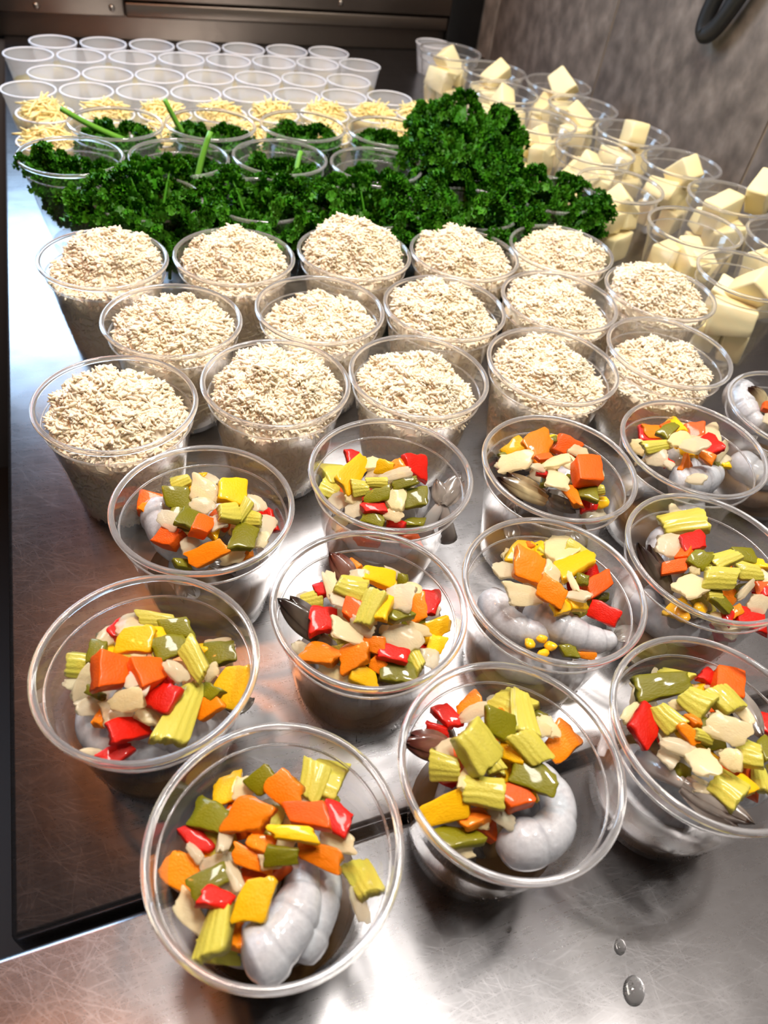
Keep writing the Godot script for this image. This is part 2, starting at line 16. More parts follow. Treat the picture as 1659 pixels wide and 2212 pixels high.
	"S11": [[6,92,655,-345,135,199,22,66,-5,75,-12,98,17], [5,94,686,-316,250,156,66,89,35,30,-33,94,-14], [1,-2,744,-135,147,119,38,99,11,3,-11,99,2], [6,-114,708,-161,182,158,25,89,-16,42,5,97,25], [0,-183,695,-34,140,71,51,93,27,24,-33,89,30], [4,-67,758,-3,106,104,38,69,-7,72,-23,92,32], [5,66,772,37,157,88,38,94,34,7,-33,94,-9], [5,-39,758,140,170,122,51,91,11,40,-29,85,44], [5,220,702,109,134,96,40,88,7,48,-26,91,34], [4,344,642,-26,132,99,38,92,-8,39,-1,97,23], [6,-191,713,119,136,188,22,32,9,94,-5,100,-8], [7,-213,598,148,78,62,43,-25,-12,96,-9,99,11], [7,-219,549,189,87,78,55,33,42,84,-33,89,-32], [7,-138,604,204,73,85,51,30,-27,92,12,96,24], [5,-80,689,186,82,62,38,96,2,27,-3,100,4], [4,-60,672,234,126,71,38,41,-27,87,7,96,26], [6,125,688,208,140,44,16,88,34,-32,-11,81,57], [6,182,636,283,110,121,18,74,-28,61,-7,87,49], [1,103,596,331,177,128,41,88,-12,46,1,97,23], [1,-30,611,294,58,80,38,65,-13,75,-3,98,20], [1,309,596,203,77,75,38,-1,21,98,-52,84,-19], [3,371,622,36,81,120,38,-33,7,94,-44,87,-22], [2,38,618,281,79,56,38,95,28,-12,-26,95,18], [6,-86,601,271,62,53,16,81,48,34,-48,87,-7], [6,-113,732,35,54,56,16,71,44,56,-60,79,14], [1,64,414,287,126,88,38,92,-12,37,5,98,19], [6,354,622,117,118,87,16,14,28,95,-60,79,-14], [0,320,589,192,99,98,71,76,20,61,-38,90,18], [0,-55,697,-78,129,110,79,83,-8,-55,44,71,55], [6,136,527,115,134,110,18,91,4,40,-26,82,52], [4,116,582,-102,145,135,37,38,60,70,-30,80,-52], [4,209,580,145,110,70,19,-53,-78,-34,-68,63,-38], [6,37,531,289,150,141,22,-65,-59,48,-67,75,2], [1,-142,502,-71,100,78,25,-48,36,80,-3,91,-42], [6,35,535,303,140,127,20,-94,-30,-15,-22,89,-39], [5,-56,529,25,155,135,56,8,47,-88,5,88,48], [5,-72,570,158,143,94,39,-46,55,-70,17,83,54], [3,-214,536,134,122,81,27,90,37,-22,-40,91,-10], [2,246,529,-48,114,100,32,25,39,88,-52,82,-22], [2,143,548,130,131,91,29,35,-51,79,-25,76,60], [0,40,587,-185,124,107,77,-83,-13,-55,-43,78,45], [6,-91,551,156,112,106,18,-8,12,99,-37,92,-14], [6,-104,637,103,100,93,18,72,5,-69,18,95,26]],
	"S12": [[0,-47,695,-175,74,71,51,82,-13,55,-7,94,33], [6,152,589,-335,119,84,16,51,-10,85,-40,85,34], [6,-133,710,-40,124,106,17,34,39,86,-55,82,-15], [5,-63,756,-46,126,107,45,51,-29,81,-19,88,43], [3,-114,708,91,122,111,38,46,34,82,-61,79,1]],
}
const SHRIMP := [["S1",1,6,540,171,66,-4,-75,2,100,-3], ["S1",1,117,450,105,44,0,-90,-11,99,-5], ["S1",0,-70,340,7,-93,-17,34,-16,99,6], ["S2",0,59,510,76,-82,2,57,1,100,-1], ["S2",1,-149,450,-49,52,12,-85,-2,99,13], ["S3",0,-78,410,22,-82,10,-57,5,99,11], ["S3",1,72,420,134,96,-5,26,0,98,18], ["S4",0,39,400,-69,69,-14,71,12,99,8], ["S4",1,-33,430,-151,16,-3,99,-26,96,7], ["S5",0,-25,530,-97,-69,-10,-72,-29,95,15], ["S5",1,112,530,128,67,14,73,-19,98,-2], ["S6",0,68,390,-37,-99,-5,14,-5,100,2], ["S6",1,71,500,149,81,-10,58,7,100,7], ["S7",1,-156,500,-55,41,-14,90,-2,99,16], ["S7",0,31,400,-73,82,-13,56,2,98,19], ["S8",1,163,490,-15,67,-5,-74,4,100,-3], ["S8",0,27,390,-73,77,-4,64,-19,94,28], ["S9",0,51,400,-61,-8,-3,100,-5,100,3], ["S9",1,157,450,-9,-57,-24,78,-24,96,12], ["S10",1,115,500,-106,82,9,56,-22,96,17], ["S10",1,157,500,51,98,12,-15,-14,98,-14], ["S11",0,87,510,-42,32,11,-94,-17,98,6], ["S11",1,-29,470,-158,-34,-23,91,-18,97,18], ["S12",1,-90,590,-266,-13,-3,99,-16,99,0], ["S12",0,228,430,-177,-11,-2,99,-22,98,-1]]
const TAILS := [["S4",-394,710,-222,-238,580,-27,150,0], ["S4",-67,720,-431,6,620,-279,130,2], ["S2",-369,700,-256,-176,600,-196,140,2], ["S6",-76,710,410,-197,630,151,140,1], ["S6",278,660,82,334,640,-136,130,1], ["S9",-320,660,-136,-60,550,47,140,3], ["S9",111,600,219,-18,560,26,130,1], ["S8",489,680,-7,318,560,102,140,1], ["S8",313,670,-8,318,560,102,120,1], ["S11",-307,750,-222,-217,560,37,130,0], ["S12",-101,780,-340,38,620,-256,160,3]]
const SHRIMP_CUPS := {"S1": [0.0234, -0.0917], "S2": [0.1228, -0.0935], "S3": [-0.0108, -0.1808], "S4": [0.0921, -0.1847], "S5": [0.1870, -0.1710], "S6": [0.2195, -0.0814], "S7": [0.0281, -0.2679], "S8": [0.1347, -0.2701], "S9": [0.2367, -0.2524], "S10": [0.3349, -0.2486], "S11": [0.2849, -0.1674], "S12": [0.4360, -0.2640]}
const RICE_CUPS := {"R1": [-0.0062, -0.3646], "R2": [0.0914, -0.3665], "R3": [0.1861, -0.3556], "R4": [0.2867, -0.3492], "R5": [0.3877, -0.3480], "R6": [0.0388, -0.4494], "R7": [0.1440, -0.4473], "R8": [0.2392, -0.4349], "R9": [0.3381, -0.4295], "R10": [0.4375, -0.4294], "R11": [0.0019, -0.5421], "R12": [0.0990, -0.5339], "R13": [0.1971, -0.5285], "R14": [0.2919, -0.5144], "R15": [0.3872, -0.5116]}
const KALE_CUPS := {"K1": [0.0378, -0.8260], "K2": [0.1332, -0.8230], "K3": [0.2327, -0.8181], "K4": [0.3263, -0.7999], "K5": [0.4250, -0.8000], "L1": [-0.0100, -0.7410], "L2": [0.0870, -0.7340], "L3": [0.1850, -0.7310], "L4": [0.2790, -0.7060], "L5": [0.3750, -0.7050], "M1": [0.0470, -0.6450], "M2": [0.1440, -0.6340], "M3": [0.2407, -0.6133], "M4": [0.3370, -0.6000], "M5": [0.4400, -0.6250]}
const BUTTER_CUPS := {"BU1": [0.5464, -1.1277], "BU2": [0.5761, -1.0370], "BU3": [0.5450, -0.9420], "BU4": [0.6524, -0.9798], "BU5": [0.5400, -0.8320], "BU6": [0.6366, -0.8857], "BU7": [0.5640, -0.7380], "BU8": [0.6535, -0.7918], "BU9": [0.5350, -0.6400], "BU10": [0.6571, -0.6942], "BU11": [0.5573, -0.5376], "BU12": [0.6529, -0.5988], "BU13": [0.5457, -0.4429], "BU14": [0.6550, -0.5030]}


const RIM_R := 0.0475
const CUP_H := 0.08
const ORD := ["leftmost", "second from left", "third from left", "fourth from left", "fifth from left", "sixth from left", "seventh from left", "eighth from left", "ninth from left", "tenth from left", "eleventh from left", "twelfth from left", "thirteenth from left", "fourteenth from left", "fifteenth from left", "sixteenth from left", "seventeenth from left", "eighteenth from left", "nineteenth from left", "twentieth from left", "twenty-first from left"]
const NTH := ["first", "second", "third", "fourth", "fifth", "sixth", "seventh", "eighth"]

var M := {}
var used := {}
var registry := []
var cam: Camera3D
var rng := RandomNumberGenerator.new()
var bump := FastNoiseLite.new()
var none: Callable


func _ready() -> void:
	rng.seed = 20
	bump.seed = 5
	bump.frequency = 1.0
	view_and_light()
	materials()
	room()
	counter_top()
	back_panels()
	tile_wall()
	shrimp_cups()
	rice_cups()
	kale_cups()
	butter_cups()
	portion_cups()
	small_things()
	write_labels()


# ---------------------------------------------------------------- camera, sky, lights, exposure
func view_and_light() -> void:
	cam = Camera3D.new()
	cam.name = "camera"
	add_child(cam)
	cam.position = Vector3(0, 0.3527, 0)
	cam.rotation = Vector3(-0.79512, deg_to_rad(-26.4), 0.16019)
	cam.near = 0.02
	cam.far = 20.0
	var lens := CameraAttributesPhysical.new()
	lens.frustum_focal_length = 16.66
	lens.exposure_aperture = 7.0
	lens.frustum_focus_distance = 0.40
	cam.attributes = lens
	cam.fov = 71.52
	cam.current = true
	var we := WorldEnvironment.new()
	we.name = "surroundings"
	var e := Environment.new()
	e.background_mode = Environment.BG_COLOR
	e.background_color = Color(0.02, 0.02, 0.022)
	e.tonemap_mode = Environment.TONE_MAPPER_LINEAR
	e.tonemap_exposure = 1.5
	e.sdfgi_enabled = true
	e.ssao_enabled = true
	e.ssil_enabled = true
	we.environment = e
	add_child(we)


func area(called: String, at: Vector3, turn: Vector3, size: Vector2, tint: Color, power: float) -> void:
	var l := AreaLight3D.new()
	l.name = called
	l.area_size = size
	l.light_color = tint
	l.light_energy = power
	l.shadow_enabled = true
	l.set("omni_range", 8.0)
	add_child(l)
	l.position = at
	l.rotation_degrees = turn


# ---------------------------------------------------------------- naming
func numbered(called: String) -> String:
	if not used.has(called):
		used[called] = 0
		return called
	used[called] += 1
	return "%s_%03d" % [called, used[called]]


func base(called: String, at := Vector3.ZERO, turn := 0.0) -> Node3D:
	var o := Node3D.new()
	o.name = numbered(called)
	add_child(o)
	o.position = at
	o.rotation.y = turn
	return o


func put(called: String, mesh: Mesh, mat: Material, parent: Node = null, at := Transform3D()) -> MeshInstance3D:
	var o := MeshInstance3D.new()
	o.mesh = mesh
	o.material_override = mat
	if parent == null:
		o.name = numbered(called)
		add_child(o)
	else:
		o.name = called
		parent.add_child(o, true)
	o.transform = at
	return o


func tag(o: Node, label: String, category := "", group := "", kind := "") -> void:
	o.set_meta("label", label)
	if category:
		o.set_meta("category", category)
	if group:
		o.set_meta("group", group)
	if kind:
		o.set_meta("kind", kind)


func structure(o: Node, label := "") -> void:
	o.set_meta("kind", "structure")
	if label:
		o.set_meta("label", label)


# a thing whose label is finished later, by its place among its like in the same cup
func reg(o: Node3D, what: String, where: String, category: String, group := "", kind := "") -> void:
	registry.append({"o": o, "what": what, "where": where})
	tag(o, what, category, group, kind)


func write_labels() -> void:
	var back := cam.transform.affine_inverse()
	var sets := {}
	for r in registry:
		var key: String = r.what + "|" + r.where
		if not sets.has(key):
			sets[key] = []
		var q: Vector3 = back * (r.o as Node3D).position
		sets[key].append([q.x / -q.z, r])
	for key in sets:
		var list: Array = sets[key]
		list.sort_custom(func(a, b): return a[0] < b[0])
		for i in list.size():
			var r: Dictionary = list[i][1]
			var label: String = "%s %s" % [r.what, r.where]
			if list.size() == 2:
				label = "%s, %s one, %s" % [r.what, ["left", "right"][i], r.where]
			elif list.size() > 2:
				label = "%s, %s, %s" % [r.what, "rightmost" if i == list.size() - 1 else ORD[mini(i, ORD.size() - 1)], r.where]
			r.o.set_meta("label", label)


# ---------------------------------------------------------------- mesh helpers
func tool() -> SurfaceTool:
	var st := SurfaceTool.new()
	st.begin(Mesh.PRIMITIVE_TRIANGLES)
	st.set_smooth_group(0)
	return st


# a, b, c, d run anticlockwise seen from outside; Godot wants clockwise
func quad(st: SurfaceTool, a: Vector3, b: Vector3, c: Vector3, d: Vector3) -> void:
	for v in [a, c, b, a, d, c]:
		st.add_vertex(v)


func done(st: SurfaceTool) -> ArrayMesh:
	st.index()
	st.generate_normals()
	return st.commit()


# profile of (radius, height) from the axis outwards and up: the outside of a turned shape
func lathe(profile: Array, segs := 64) -> ArrayMesh:
	var st := tool()
	for i in profile.size() - 1:
		var p: Vector2 = profile[i]
		var q: Vector2 = profile[i + 1]
		for k in segs:
			var a := TAU * k / segs
			var b := TAU * ((k + 1) % segs) / segs
			var pa := Vector3(p.x * cos(a), p.y, -p.x * sin(a))
			var pb := Vector3(p.x * cos(b), p.y, -p.x * sin(b))
			var qa := Vector3(q.x * cos(a), q.y, -q.x * sin(a))
			var qb := Vector3(q.x * cos(b), q.y, -q.x * sin(b))
			quad(st, pa, pb, qb, qa)
	return done(st)


func ring(major: float, height: float, rx: float, ry: float, segs := 72, sides := 10) -> ArrayMesh:
	var prof := []
	for i in sides + 1:
		var a := TAU * i / sides - PI / 2
		prof.append(Vector2(major + rx * cos(a), height + ry * sin(a)))
	return lathe(prof, segs)


# rounded box from (lo) to (hi) with an edge radius, flat faces kept
func box(lo: Vector3, hi: Vector3, bev := 0.002) -> ArrayMesh:
	var st := tool()
	var h := (hi - lo) / 2
	chunk_faces(st, h, minf(bev, minf(h.x, minf(h.y, h.z)) * 0.9), [1, 1, 1], func(p): return p + (lo + hi) / 2, none)
	return done(st)


func lines(half: float, bev: float, n: int) -> Array:
	var out := [-half]
	for i in n + 1:
		out.append(lerpf(-half + bev, half - bev, float(i) / n))
	out.append(half)
	return out


func chunk_faces(st: SurfaceTool, h: Vector3, bev: float, n: Array, bent: Callable, tint: Callable) -> void:
	var g := [lines(h.x, bev, n[0]), lines(h.y, bev, n[1]), lines(h.z, bev, n[2])]
	var inner := h - Vector3(bev, bev, bev)
	for axis in 3:
		var u := (axis + 1) % 3
		var v := (axis + 2) % 3
		for side in [-1.0, 1.0]:
			for i in g[u].size() - 1:
				for j in g[v].size() - 1:
					var c := []
					for k in [[i, j], [i + 1, j], [i + 1, j + 1], [i, j + 1]]:
						var p := Vector3.ZERO
						p[axis] = side * h[axis]
						p[u] = g[u][k[0]]
						p[v] = g[v][k[1]]
						var q := p.clamp(-inner, inner)
						var d := p - q
						if d.length() > 1e-9:
							p = q + d.normalized() * bev
						c.append(p)
					if side < 0:
						c.reverse()
					for k in [0, 2, 1, 0, 3, 2]:
						if tint.is_valid():
							st.set_color(tint.call(c[k]))
						st.add_vertex(bent.call(c[k]))


# tube through points with radii; flat > 0 squeezes the section along the frame's second axis
func sweep(st: SurfaceTool, pts: Array, radii: Array, sides := 10, flat := 1.0, tint: Callable = none, closed := false) -> void:
	var n := pts.size()
	var rings := []
	var side := Vector3.ZERO
	for i in n:
		var t: Vector3
		if closed:
			t = (pts[(i + 1) % n] - pts[(i + n - 1) % n]).normalized()
		else:
			t = (pts[mini(i + 1, n - 1)] - pts[maxi(i - 1, 0)]).normalized()
		if side == Vector3.ZERO:
			side = (Vector3.UP if absf(t.y) < 0.8 else Vector3.RIGHT)
		side = (side - t * side.dot(t)).normalized()
		var other := t.cross(side)
		var r := []
		for k in sides:
			var a := TAU * k / sides
			r.append(pts[i] + (side * cos(a) * flat + other * sin(a)) * radii[i])
		rings.append(r)
	for i in (n if closed else n - 1):
		for k in sides:
			var k2 := (k + 1) % sides
			var i2 := (i + 1) % n
			var c := [rings[i][k], rings[i][k2], rings[i2][k2], rings[i2][k]]
			var col := [Color.WHITE, Color.WHITE, Color.WHITE, Color.WHITE]
			if tint.is_valid():
				var ends := [[i, k], [i, k2], [i2, k2], [i2, k]]
				for q in 4:
					col[q] = tint.call(float(ends[q][0]) / (n - 1), TAU * ends[q][1] / sides, c[q])
			for q in [0, 2, 1, 0, 3, 2]:
				st.set_color(col[q])
				st.add_vertex(c[q])
	if not closed:
		for e in [0, n - 1]:
			for k in sides:
				var a: Vector3 = rings[e][k]
				var b: Vector3 = rings[e][(k + 1) % sides]
				var col: Color = tint.call(float(e) / (n - 1), TAU * k / sides, a) if tint.is_valid() else Color.WHITE
				for v in ([pts[e], a, b] if e == 0 else [pts[e], b, a]):
					st.set_color(col)
					st.add_vertex(v)


# ---------------------------------------------------------------- materials
func plain(c: Color, rough := 0.5, metal := 0.0) -> StandardMaterial3D:
	var m := StandardMaterial3D.new()
	m.albedo_color = c
	m.roughness = rough
	m.metallic = metal
	return m


func food(c: Color, rough: float, coat := 0.0) -> StandardMaterial3D:
	var m := plain(c, rough)
	m.vertex_color_use_as_albedo = true
	m.metallic_specular = 0.35
	if coat > 0.0:
		m.clearcoat_enabled = true
		m.clearcoat = coat
		m.clearcoat_roughness = 0.07
	return m


func scratches(count: int, seed_: int) -> ImageTexture:
	var im := Image.create(1024, 1024, false, Image.FORMAT_RGB8)
	im.fill(Color(0.5, 0.5, 0.5))
	var r := RandomNumberGenerator.new()
	r.seed = seed_
	for y in 1024:                       # faint brushing along one way
		var v := 0.5 + r.randf_range(-0.022, 0.022)
		im.fill_rect(Rect2i(0, y, 1024, 1), Color(v, v, v))
	for i in count:
		var p := Vector2(r.randf() * 1024, r.randf() * 1024)
		var a := r.randfn(0.6, 0.45) if r.randf() < 0.65 else r.randf() * PI
		var long := r.randf_range(15, 220) * r.randf()
		var turn := r.randfn(0.0, 0.0015)
		var v := 0.5 + r.randf_range(0.02, 0.17)
		for s in int(long):
			im.set_pixel(posmod(int(p.x), 1024), posmod(int(p.y), 1024), Color(v, v, v))
			p += Vector2(cos(a), sin(a))
			a += turn
	return ImageTexture.create_from_image(im)


func noise_map(freq: float, seed_: int, lo: Color, hi: Color, octaves := 4, stretch := false) -> NoiseTexture2D:
	var f := FastNoiseLite.new()
	f.seed = seed_
	f.frequency = freq
	f.fractal_octaves = octaves
	var t := NoiseTexture2D.new()
	t.width = 512
	t.height = 512
	t.seamless = true
	t.noise = f
	var g := Gradient.new()
	g.set_color(0, lo)
	g.set_color(1, hi)
	t.color_ramp = g
	return t


func steel(rough: float, tex: Texture2D) -> StandardMaterial3D:
	var m := plain(Color(0.55, 0.545, 0.555), 1.0, 1.0)
	m.roughness = rough
	m.roughness_texture = tex
	m.roughness_texture_channel = BaseMaterial3D.TEXTURE_CHANNEL_RED
	m.heightmap_enabled = true
	m.heightmap_texture = tex
	m.heightmap_scale = 0.0024
	m.uv1_triplanar = true
	m.uv1_world_triplanar = true
	m.uv1_scale = Vector3(4.2, 4.2, 4.2)
	return m


func materials() -> void:
	var fine := scratches(5200, 3)
	M.steel = steel(0.56, fine)
	var waves := FastNoiseLite.new()
	waves.seed = 9
	waves.frequency = 0.008
	waves.fractal_octaves = 2
	var wt := NoiseTexture2D.new()
	wt.width = 512
	wt.height = 512
	wt.seamless = true
	wt.noise = waves
	wt.as_normal_map = true
	wt.bump_strength = 1.6
	M.steel.normal_enabled = true
	M.steel.normal_texture = wt
	M.steel.normal_scale = 0.5
	M.panel = steel(0.75, fine)
	M.panel.albedo_color = Color(0.52, 0.48, 0.44)
	M.screw = plain(Color(0.6, 0.58, 0.55), 0.35, 1.0)
	M.broth = plain(Color(0.50, 0.37, 0.20, 0.6), 0.3)
	M.broth.transparency = BaseMaterial3D.TRANSPARENCY_ALPHA
	M.clear = plain(Color(1, 1, 1, 0.055), 0.04)
	M.clear.transparency = BaseMaterial3D.TRANSPARENCY_ALPHA
	M.rim = plain(Color(1, 1, 1, 0.12), 0.05)
	M.rim.transparency = BaseMaterial3D.TRANSPARENCY_ALPHA
	M.rim.refraction_enabled = true
	M.rim.refraction_scale = 0.05
	M.water = plain(Color(1, 1, 1, 0.0), 0.02)
	M.water.transparency = BaseMaterial3D.TRANSPARENCY_ALPHA
	M.water.refraction_enabled = true
	M.water.refraction_scale = 0.033
	M.frosted = plain(Color(0.95, 0.96, 0.98, 0.40), 0.35)
	M.frosted.transparency = BaseMaterial3D.TRANSPARENCY_ALPHA
	M.frosted_rim = plain(Color(0.95, 0.96, 0.98, 0.75), 0.3)
	M.frosted_rim.transparency = BaseMaterial3D.TRANSPARENCY_ALPHA
	M.juice = plain(Color(0.86, 0.78, 0.45, 0.55), 0.3)
	M.juice.transparency = BaseMaterial3D.TRANSPARENCY_ALPHA
	# food
	M.carrot = food(Color(0.93, 0.37, 0.015), 0.5, 0.25)
	M.red = food(Color(0.83, 0.10, 0.01), 0.5, 0.3)
	M.orange = food(Color(0.95, 0.53, 0.01), 0.5, 0.35)
	M.yellow = food(Color(0.97, 0.76, 0.015), 0.5, 0.35)
	M.green = food(Color(0.52, 0.49, 0.04), 0.45, 0.4)
	M.celery = food(Color(0.79, 0.74, 0.34), 0.45, 0.35)
	M.onion = food(Color(1.0, 0.945, 0.78, 0.68), 0.4, 0.35)
	M.onion.transparency = BaseMaterial3D.TRANSPARENCY_ALPHA
	M.onion.backlight_enabled = true
	M.onion.backlight = Color(0.8, 0.8, 0.8)
	M.celery.backlight_enabled = true
	M.celery.backlight = Color(0.3, 0.3, 0.3)
	M.corn = food(Color(0.95, 0.74, 0.12), 0.3, 0.5)
	M.shrimp = food(Color(0.86, 0.875, 0.895), 0.4, 0.7)
	var speck := noise_map(0.03, 4, Color(0.86, 0.86, 0.87), Color(1, 1, 1), 5)
	M.shrimp.albedo_texture = speck
	M.shrimp.uv1_triplanar = true
	M.shrimp.uv1_scale = Vector3(22, 22, 22)
	M.shrimp.backlight_enabled = true
	M.shrimp.backlight = Color(0.5, 0.5, 0.5)
	M.shrimp.heightmap_enabled = true
	M.shrimp.heightmap_texture = speck
	M.shrimp.heightmap_scale = 0.14
	M.shell = food(Color(0.62, 0.60, 0.58), 0.25, 1.0)
	M.fin = food(Color(1, 1, 1), 0.28, 0.8)
	M.rice = food(Color(1.0, 0.958, 0.872), 0.45)
	M.rice.backlight_enabled = true
	M.rice.backlight = Color(0.55, 0.52, 0.46)
	M.rice_mass = plain(Color(1.0, 0.95, 0.85), 0.6)
	M.kale = food(Color(0.26, 0.53, 0.085), 0.5)
	M.kale.backlight_enabled = true
	M.kale.backlight = Color(0.35, 0.4, 0.2)
	M.stem = food(Color(0.42, 0.66, 0.22), 0.4)
	M.butter = food(Color(0.985, 0.935, 0.745), 0.42)
	M.butter.backlight_enabled = true
	M.butter.backlight = Color(0.3, 0.28, 0.2)
	M.cheese = food(Color(0.98, 0.91, 0.66), 0.5)
	var grainy := noise_map(0.02, 31, Color(0.55, 0.55, 0.55), Color(1, 1, 1), 5)
	for f in [M.carrot, M.red, M.orange, M.yellow, M.green, M.celery, M.onion]:
		f.uv1_triplanar = true
		f.uv1_scale = Vector3(0.9, 0.9, 0.9)
		f.heightmap_enabled = true
		f.heightmap_texture = grainy
		f.heightmap_scale = 0.035
	# room
	M.tile = plain(Color.WHITE, 0.6)
	M.tile.albedo_texture = noise_map(0.016, 21, Color(0.35, 0.325, 0.305), Color(0.63, 0.595, 0.56), 6)
	M.tile.uv1_triplanar = true
	M.tile.uv1_world_triplanar = true
	M.tile.uv1_scale = Vector3(3.1, 2.6, 3.3)
	M.grout = plain(Color(0.58, 0.53, 0.46), 0.9)
	M.black = plain(Color(0.03, 0.03, 0.032), 0.5)
	M.rubber = plain(Color(0.13, 0.135, 0.14), 0.45)
	M.floor = plain(Color(0.10, 0.075, 0.065), 0.6)
	M.wall = plain(Color(0.33, 0.32, 0.32), 0.8)
	M.ceiling = plain(Color(0.40, 0.39, 0.39), 0.9)
	M.lamp = plain(Color(1, 0.98, 0.95), 0.5)
	M.lamp.emission_enabled = true
	M.lamp.emission = Color(1, 0.97, 0.93)
	M.lamp.emission_energy_multiplier = 2.0
	M.warm = plain(Color(1, 0.8, 0.6), 0.5)
	M.warm.emission_enabled = true
	M.warm.emission = Color(1, 0.55, 0.25)
	M.warm.emission_energy_multiplier = 9.0
	M.day = plain(Color(0.8, 0.9, 1.0), 0.3)
	M.day.emission_enabled = true
	M.day.emission = Color(0.72, 0.87, 1.0)
	M.day.emission_energy_multiplier = 2.6
	M.white_paint = plain(Color(0.8, 0.8, 0.78), 0.5)


# ---------------------------------------------------------------- the room
func room() -> void:
	var f := put("floor", box(Vector3(-2.1, -1.0, -1.6), Vector3(0.9, -0.9, 1.7), 0.001), M.floor)
	structure(f)
	structure(put("ceiling", box(Vector3(-2.1, 1.8, -1.6), Vector3(0.9, 1.9, 1.7), 0.001), M.ceiling))
	structure(put("wall_left", box(Vector3(-2.1, -0.9, -1.6), Vector3(-2.0, 1.8, 1.7), 0.001), M.wall))
	structure(put("wall_front", box(Vector3(-2.0, -0.9, 1.6), Vector3(0.9, 1.8, 1.7), 0.001), M.wall))
	# the back wall has a window opening above the counter, left of the steel panels' middle
	var wb := base("wall_back")
	structure(wb)
	var wx0 := -0.62
	var wx1 := 0.02
	var wy0 := 0.26
	var wy1 := 0.86
	put("masonry", box(Vector3(-2.0, -0.9, -1.6), Vector3(wx0, 1.8, -1.46), 0.001), M.wall, wb)
	put("masonry", box(Vector3(wx1, -0.9, -1.6), Vector3(0.9, 1.8, -1.46), 0.001), M.wall, wb)
	put("masonry", box(Vector3(wx0, -0.9, -1.6), Vector3(wx1, wy0, -1.46), 0.001), M.wall, wb)
	put("masonry", box(Vector3(wx0, wy1, -1.6), Vector3(wx1, 1.8, -1.46), 0.001), M.wall, wb)
	var w := base("window_1", Vector3((wx0 + wx1) / 2, wy0, -1.5))
	structure(w)
	var hw := (wx1 - wx0) / 2
	put("pane", box(Vector3(-hw, 0, -0.012), Vector3(hw, wy1 - wy0, -0.004), 0.001), M.day, w)
	put("window_frame", box(Vector3(-hw, 0, -0.02), Vector3(-hw + 0.03, wy1 - wy0, 0.02), 0.003), M.white_paint, w)
	put("window_frame", box(Vector3(hw - 0.03, 0, -0.02), Vector3(hw, wy1 - wy0, 0.02), 0.003), M.white_paint, w)
	put("window_frame", box(Vector3(-hw, 0, -0.02), Vector3(hw, 0.03, 0.02), 0.003), M.white_paint, w)
	put("window_frame", box(Vector3(-hw, wy1 - wy0 - 0.03, -0.02), Vector3(hw, wy1 - wy0, 0.02), 0.003), M.white_paint, w)
	area("window_daylight", Vector3((wx0 + wx1) / 2, (wy0 + wy1) / 2, -1.497), Vector3(0, 180, 0), Vector2(0.56, 0.52), Color(0.68, 0.85, 1.0), 0.6)
	# the bright work light over the line, and a smaller round one
	var l := base("led_panel_light", Vector3(0.2, 1.2, -0.55))
	put("housing", box(Vector3(-0.12, 0.0, -0.45), Vector3(0.12, 0.05, 0.45), 0.004), M.white_paint, l)
	put("diffuser", box(Vector3(-0.1, -0.006, -0.42), Vector3(0.1, 0.0, 0.42), 0.002), M.lamp, l)
	for z in [-0.35, 0.35]:
		var st := tool()
		sweep(st, [Vector3(0, 0.05, z), Vector3(0, 0.6, z)], [0.004, 0.004], 8)
		put("hanger", done(st), M.screw, l)
	tag(l, "long white light panel hanging over the counter", "light")
	area("led_panel_glow", Vector3(0.2, 1.192, -0.55), Vector3(-90, 0, 0), Vector2(0.16, 0.84), Color(1, 0.975, 0.94), 1.25)
	var s := base("round_downlight", Vector3(0.6, 1.2, -0.17))
	put("housing", lathe([Vector2(0, 0.05), Vector2(0.06, 0.05), Vector2(0.065, 0.0), Vector2(0.055, 0.0), Vector2(0.05, 0.02)], 32), M.white_paint, s)
	put("diffuser", lathe([Vector2(0, 0.003), Vector2(0.05, 0.003), Vector2(0.05, 0.008), Vector2(0, 0.008)], 32), M.lamp, s)
	var st2 := tool()
	sweep(st2, [Vector3(0, 0.05, 0), Vector3(0, 0.6, 0)], [0.004, 0.004], 8)
	put("hanger", done(st2), M.screw, s)
	tag(s, "small round white downlight near the tiled wall", "light")
	area("downlight_glow", Vector3(0.6, 1.198, -0.17), Vector3(-90, 0, 0), Vector2(0.08, 0.08), Color(1, 0.97, 0.93), 0.42)
	# two heat lamps on the left
	for h in [[Vector3(-0.27, 0.95, -0.42), "nearer"], [Vector3(-0.22, 0.95, -1.3), "farther"]]:
		var p: Vector3 = h[0]
		var d := base("heat_lamp", p)
		put("shade", lathe([Vector2(0.075, 0.0), Vector2(0.07, 0.03), Vector2(0.045, 0.08), Vector2(0.02, 0.11), Vector2(0.0, 0.115)], 40), M.screw, d)
		put("bulb", lathe([Vector2(0.0, -0.005), Vector2(0.03, 0.0), Vector2(0.042, 0.02), Vector2(0.03, 0.06), Vector2(0.0, 0.08)], 32), M.warm, d)
		var sc := tool()
		sweep(sc, [Vector3(0, 0.115, 0), Vector3(0, 0.85, 0)], [0.005, 0.005], 8)
		put("cord", done(sc), M.black, d)
		tag(d, "hanging heat lamp with glowing orange bulb, the %s of two" % h[1], "lamp", "heat lamps over the counter")
		var o := OmniLight3D.new()
		o.name = "heat_lamp_glow"
		add_child(o, true)
		o.position = p + Vector3(0, 0.03, 0)
		o.light_color = Color(1, 0.6, 0.3)
		o.light_energy = 0.10
		o.light_size = 0.03
		o.omni_range = 6.0
		o.omni_attenuation = 2.0
		o.shadow_enabled = true


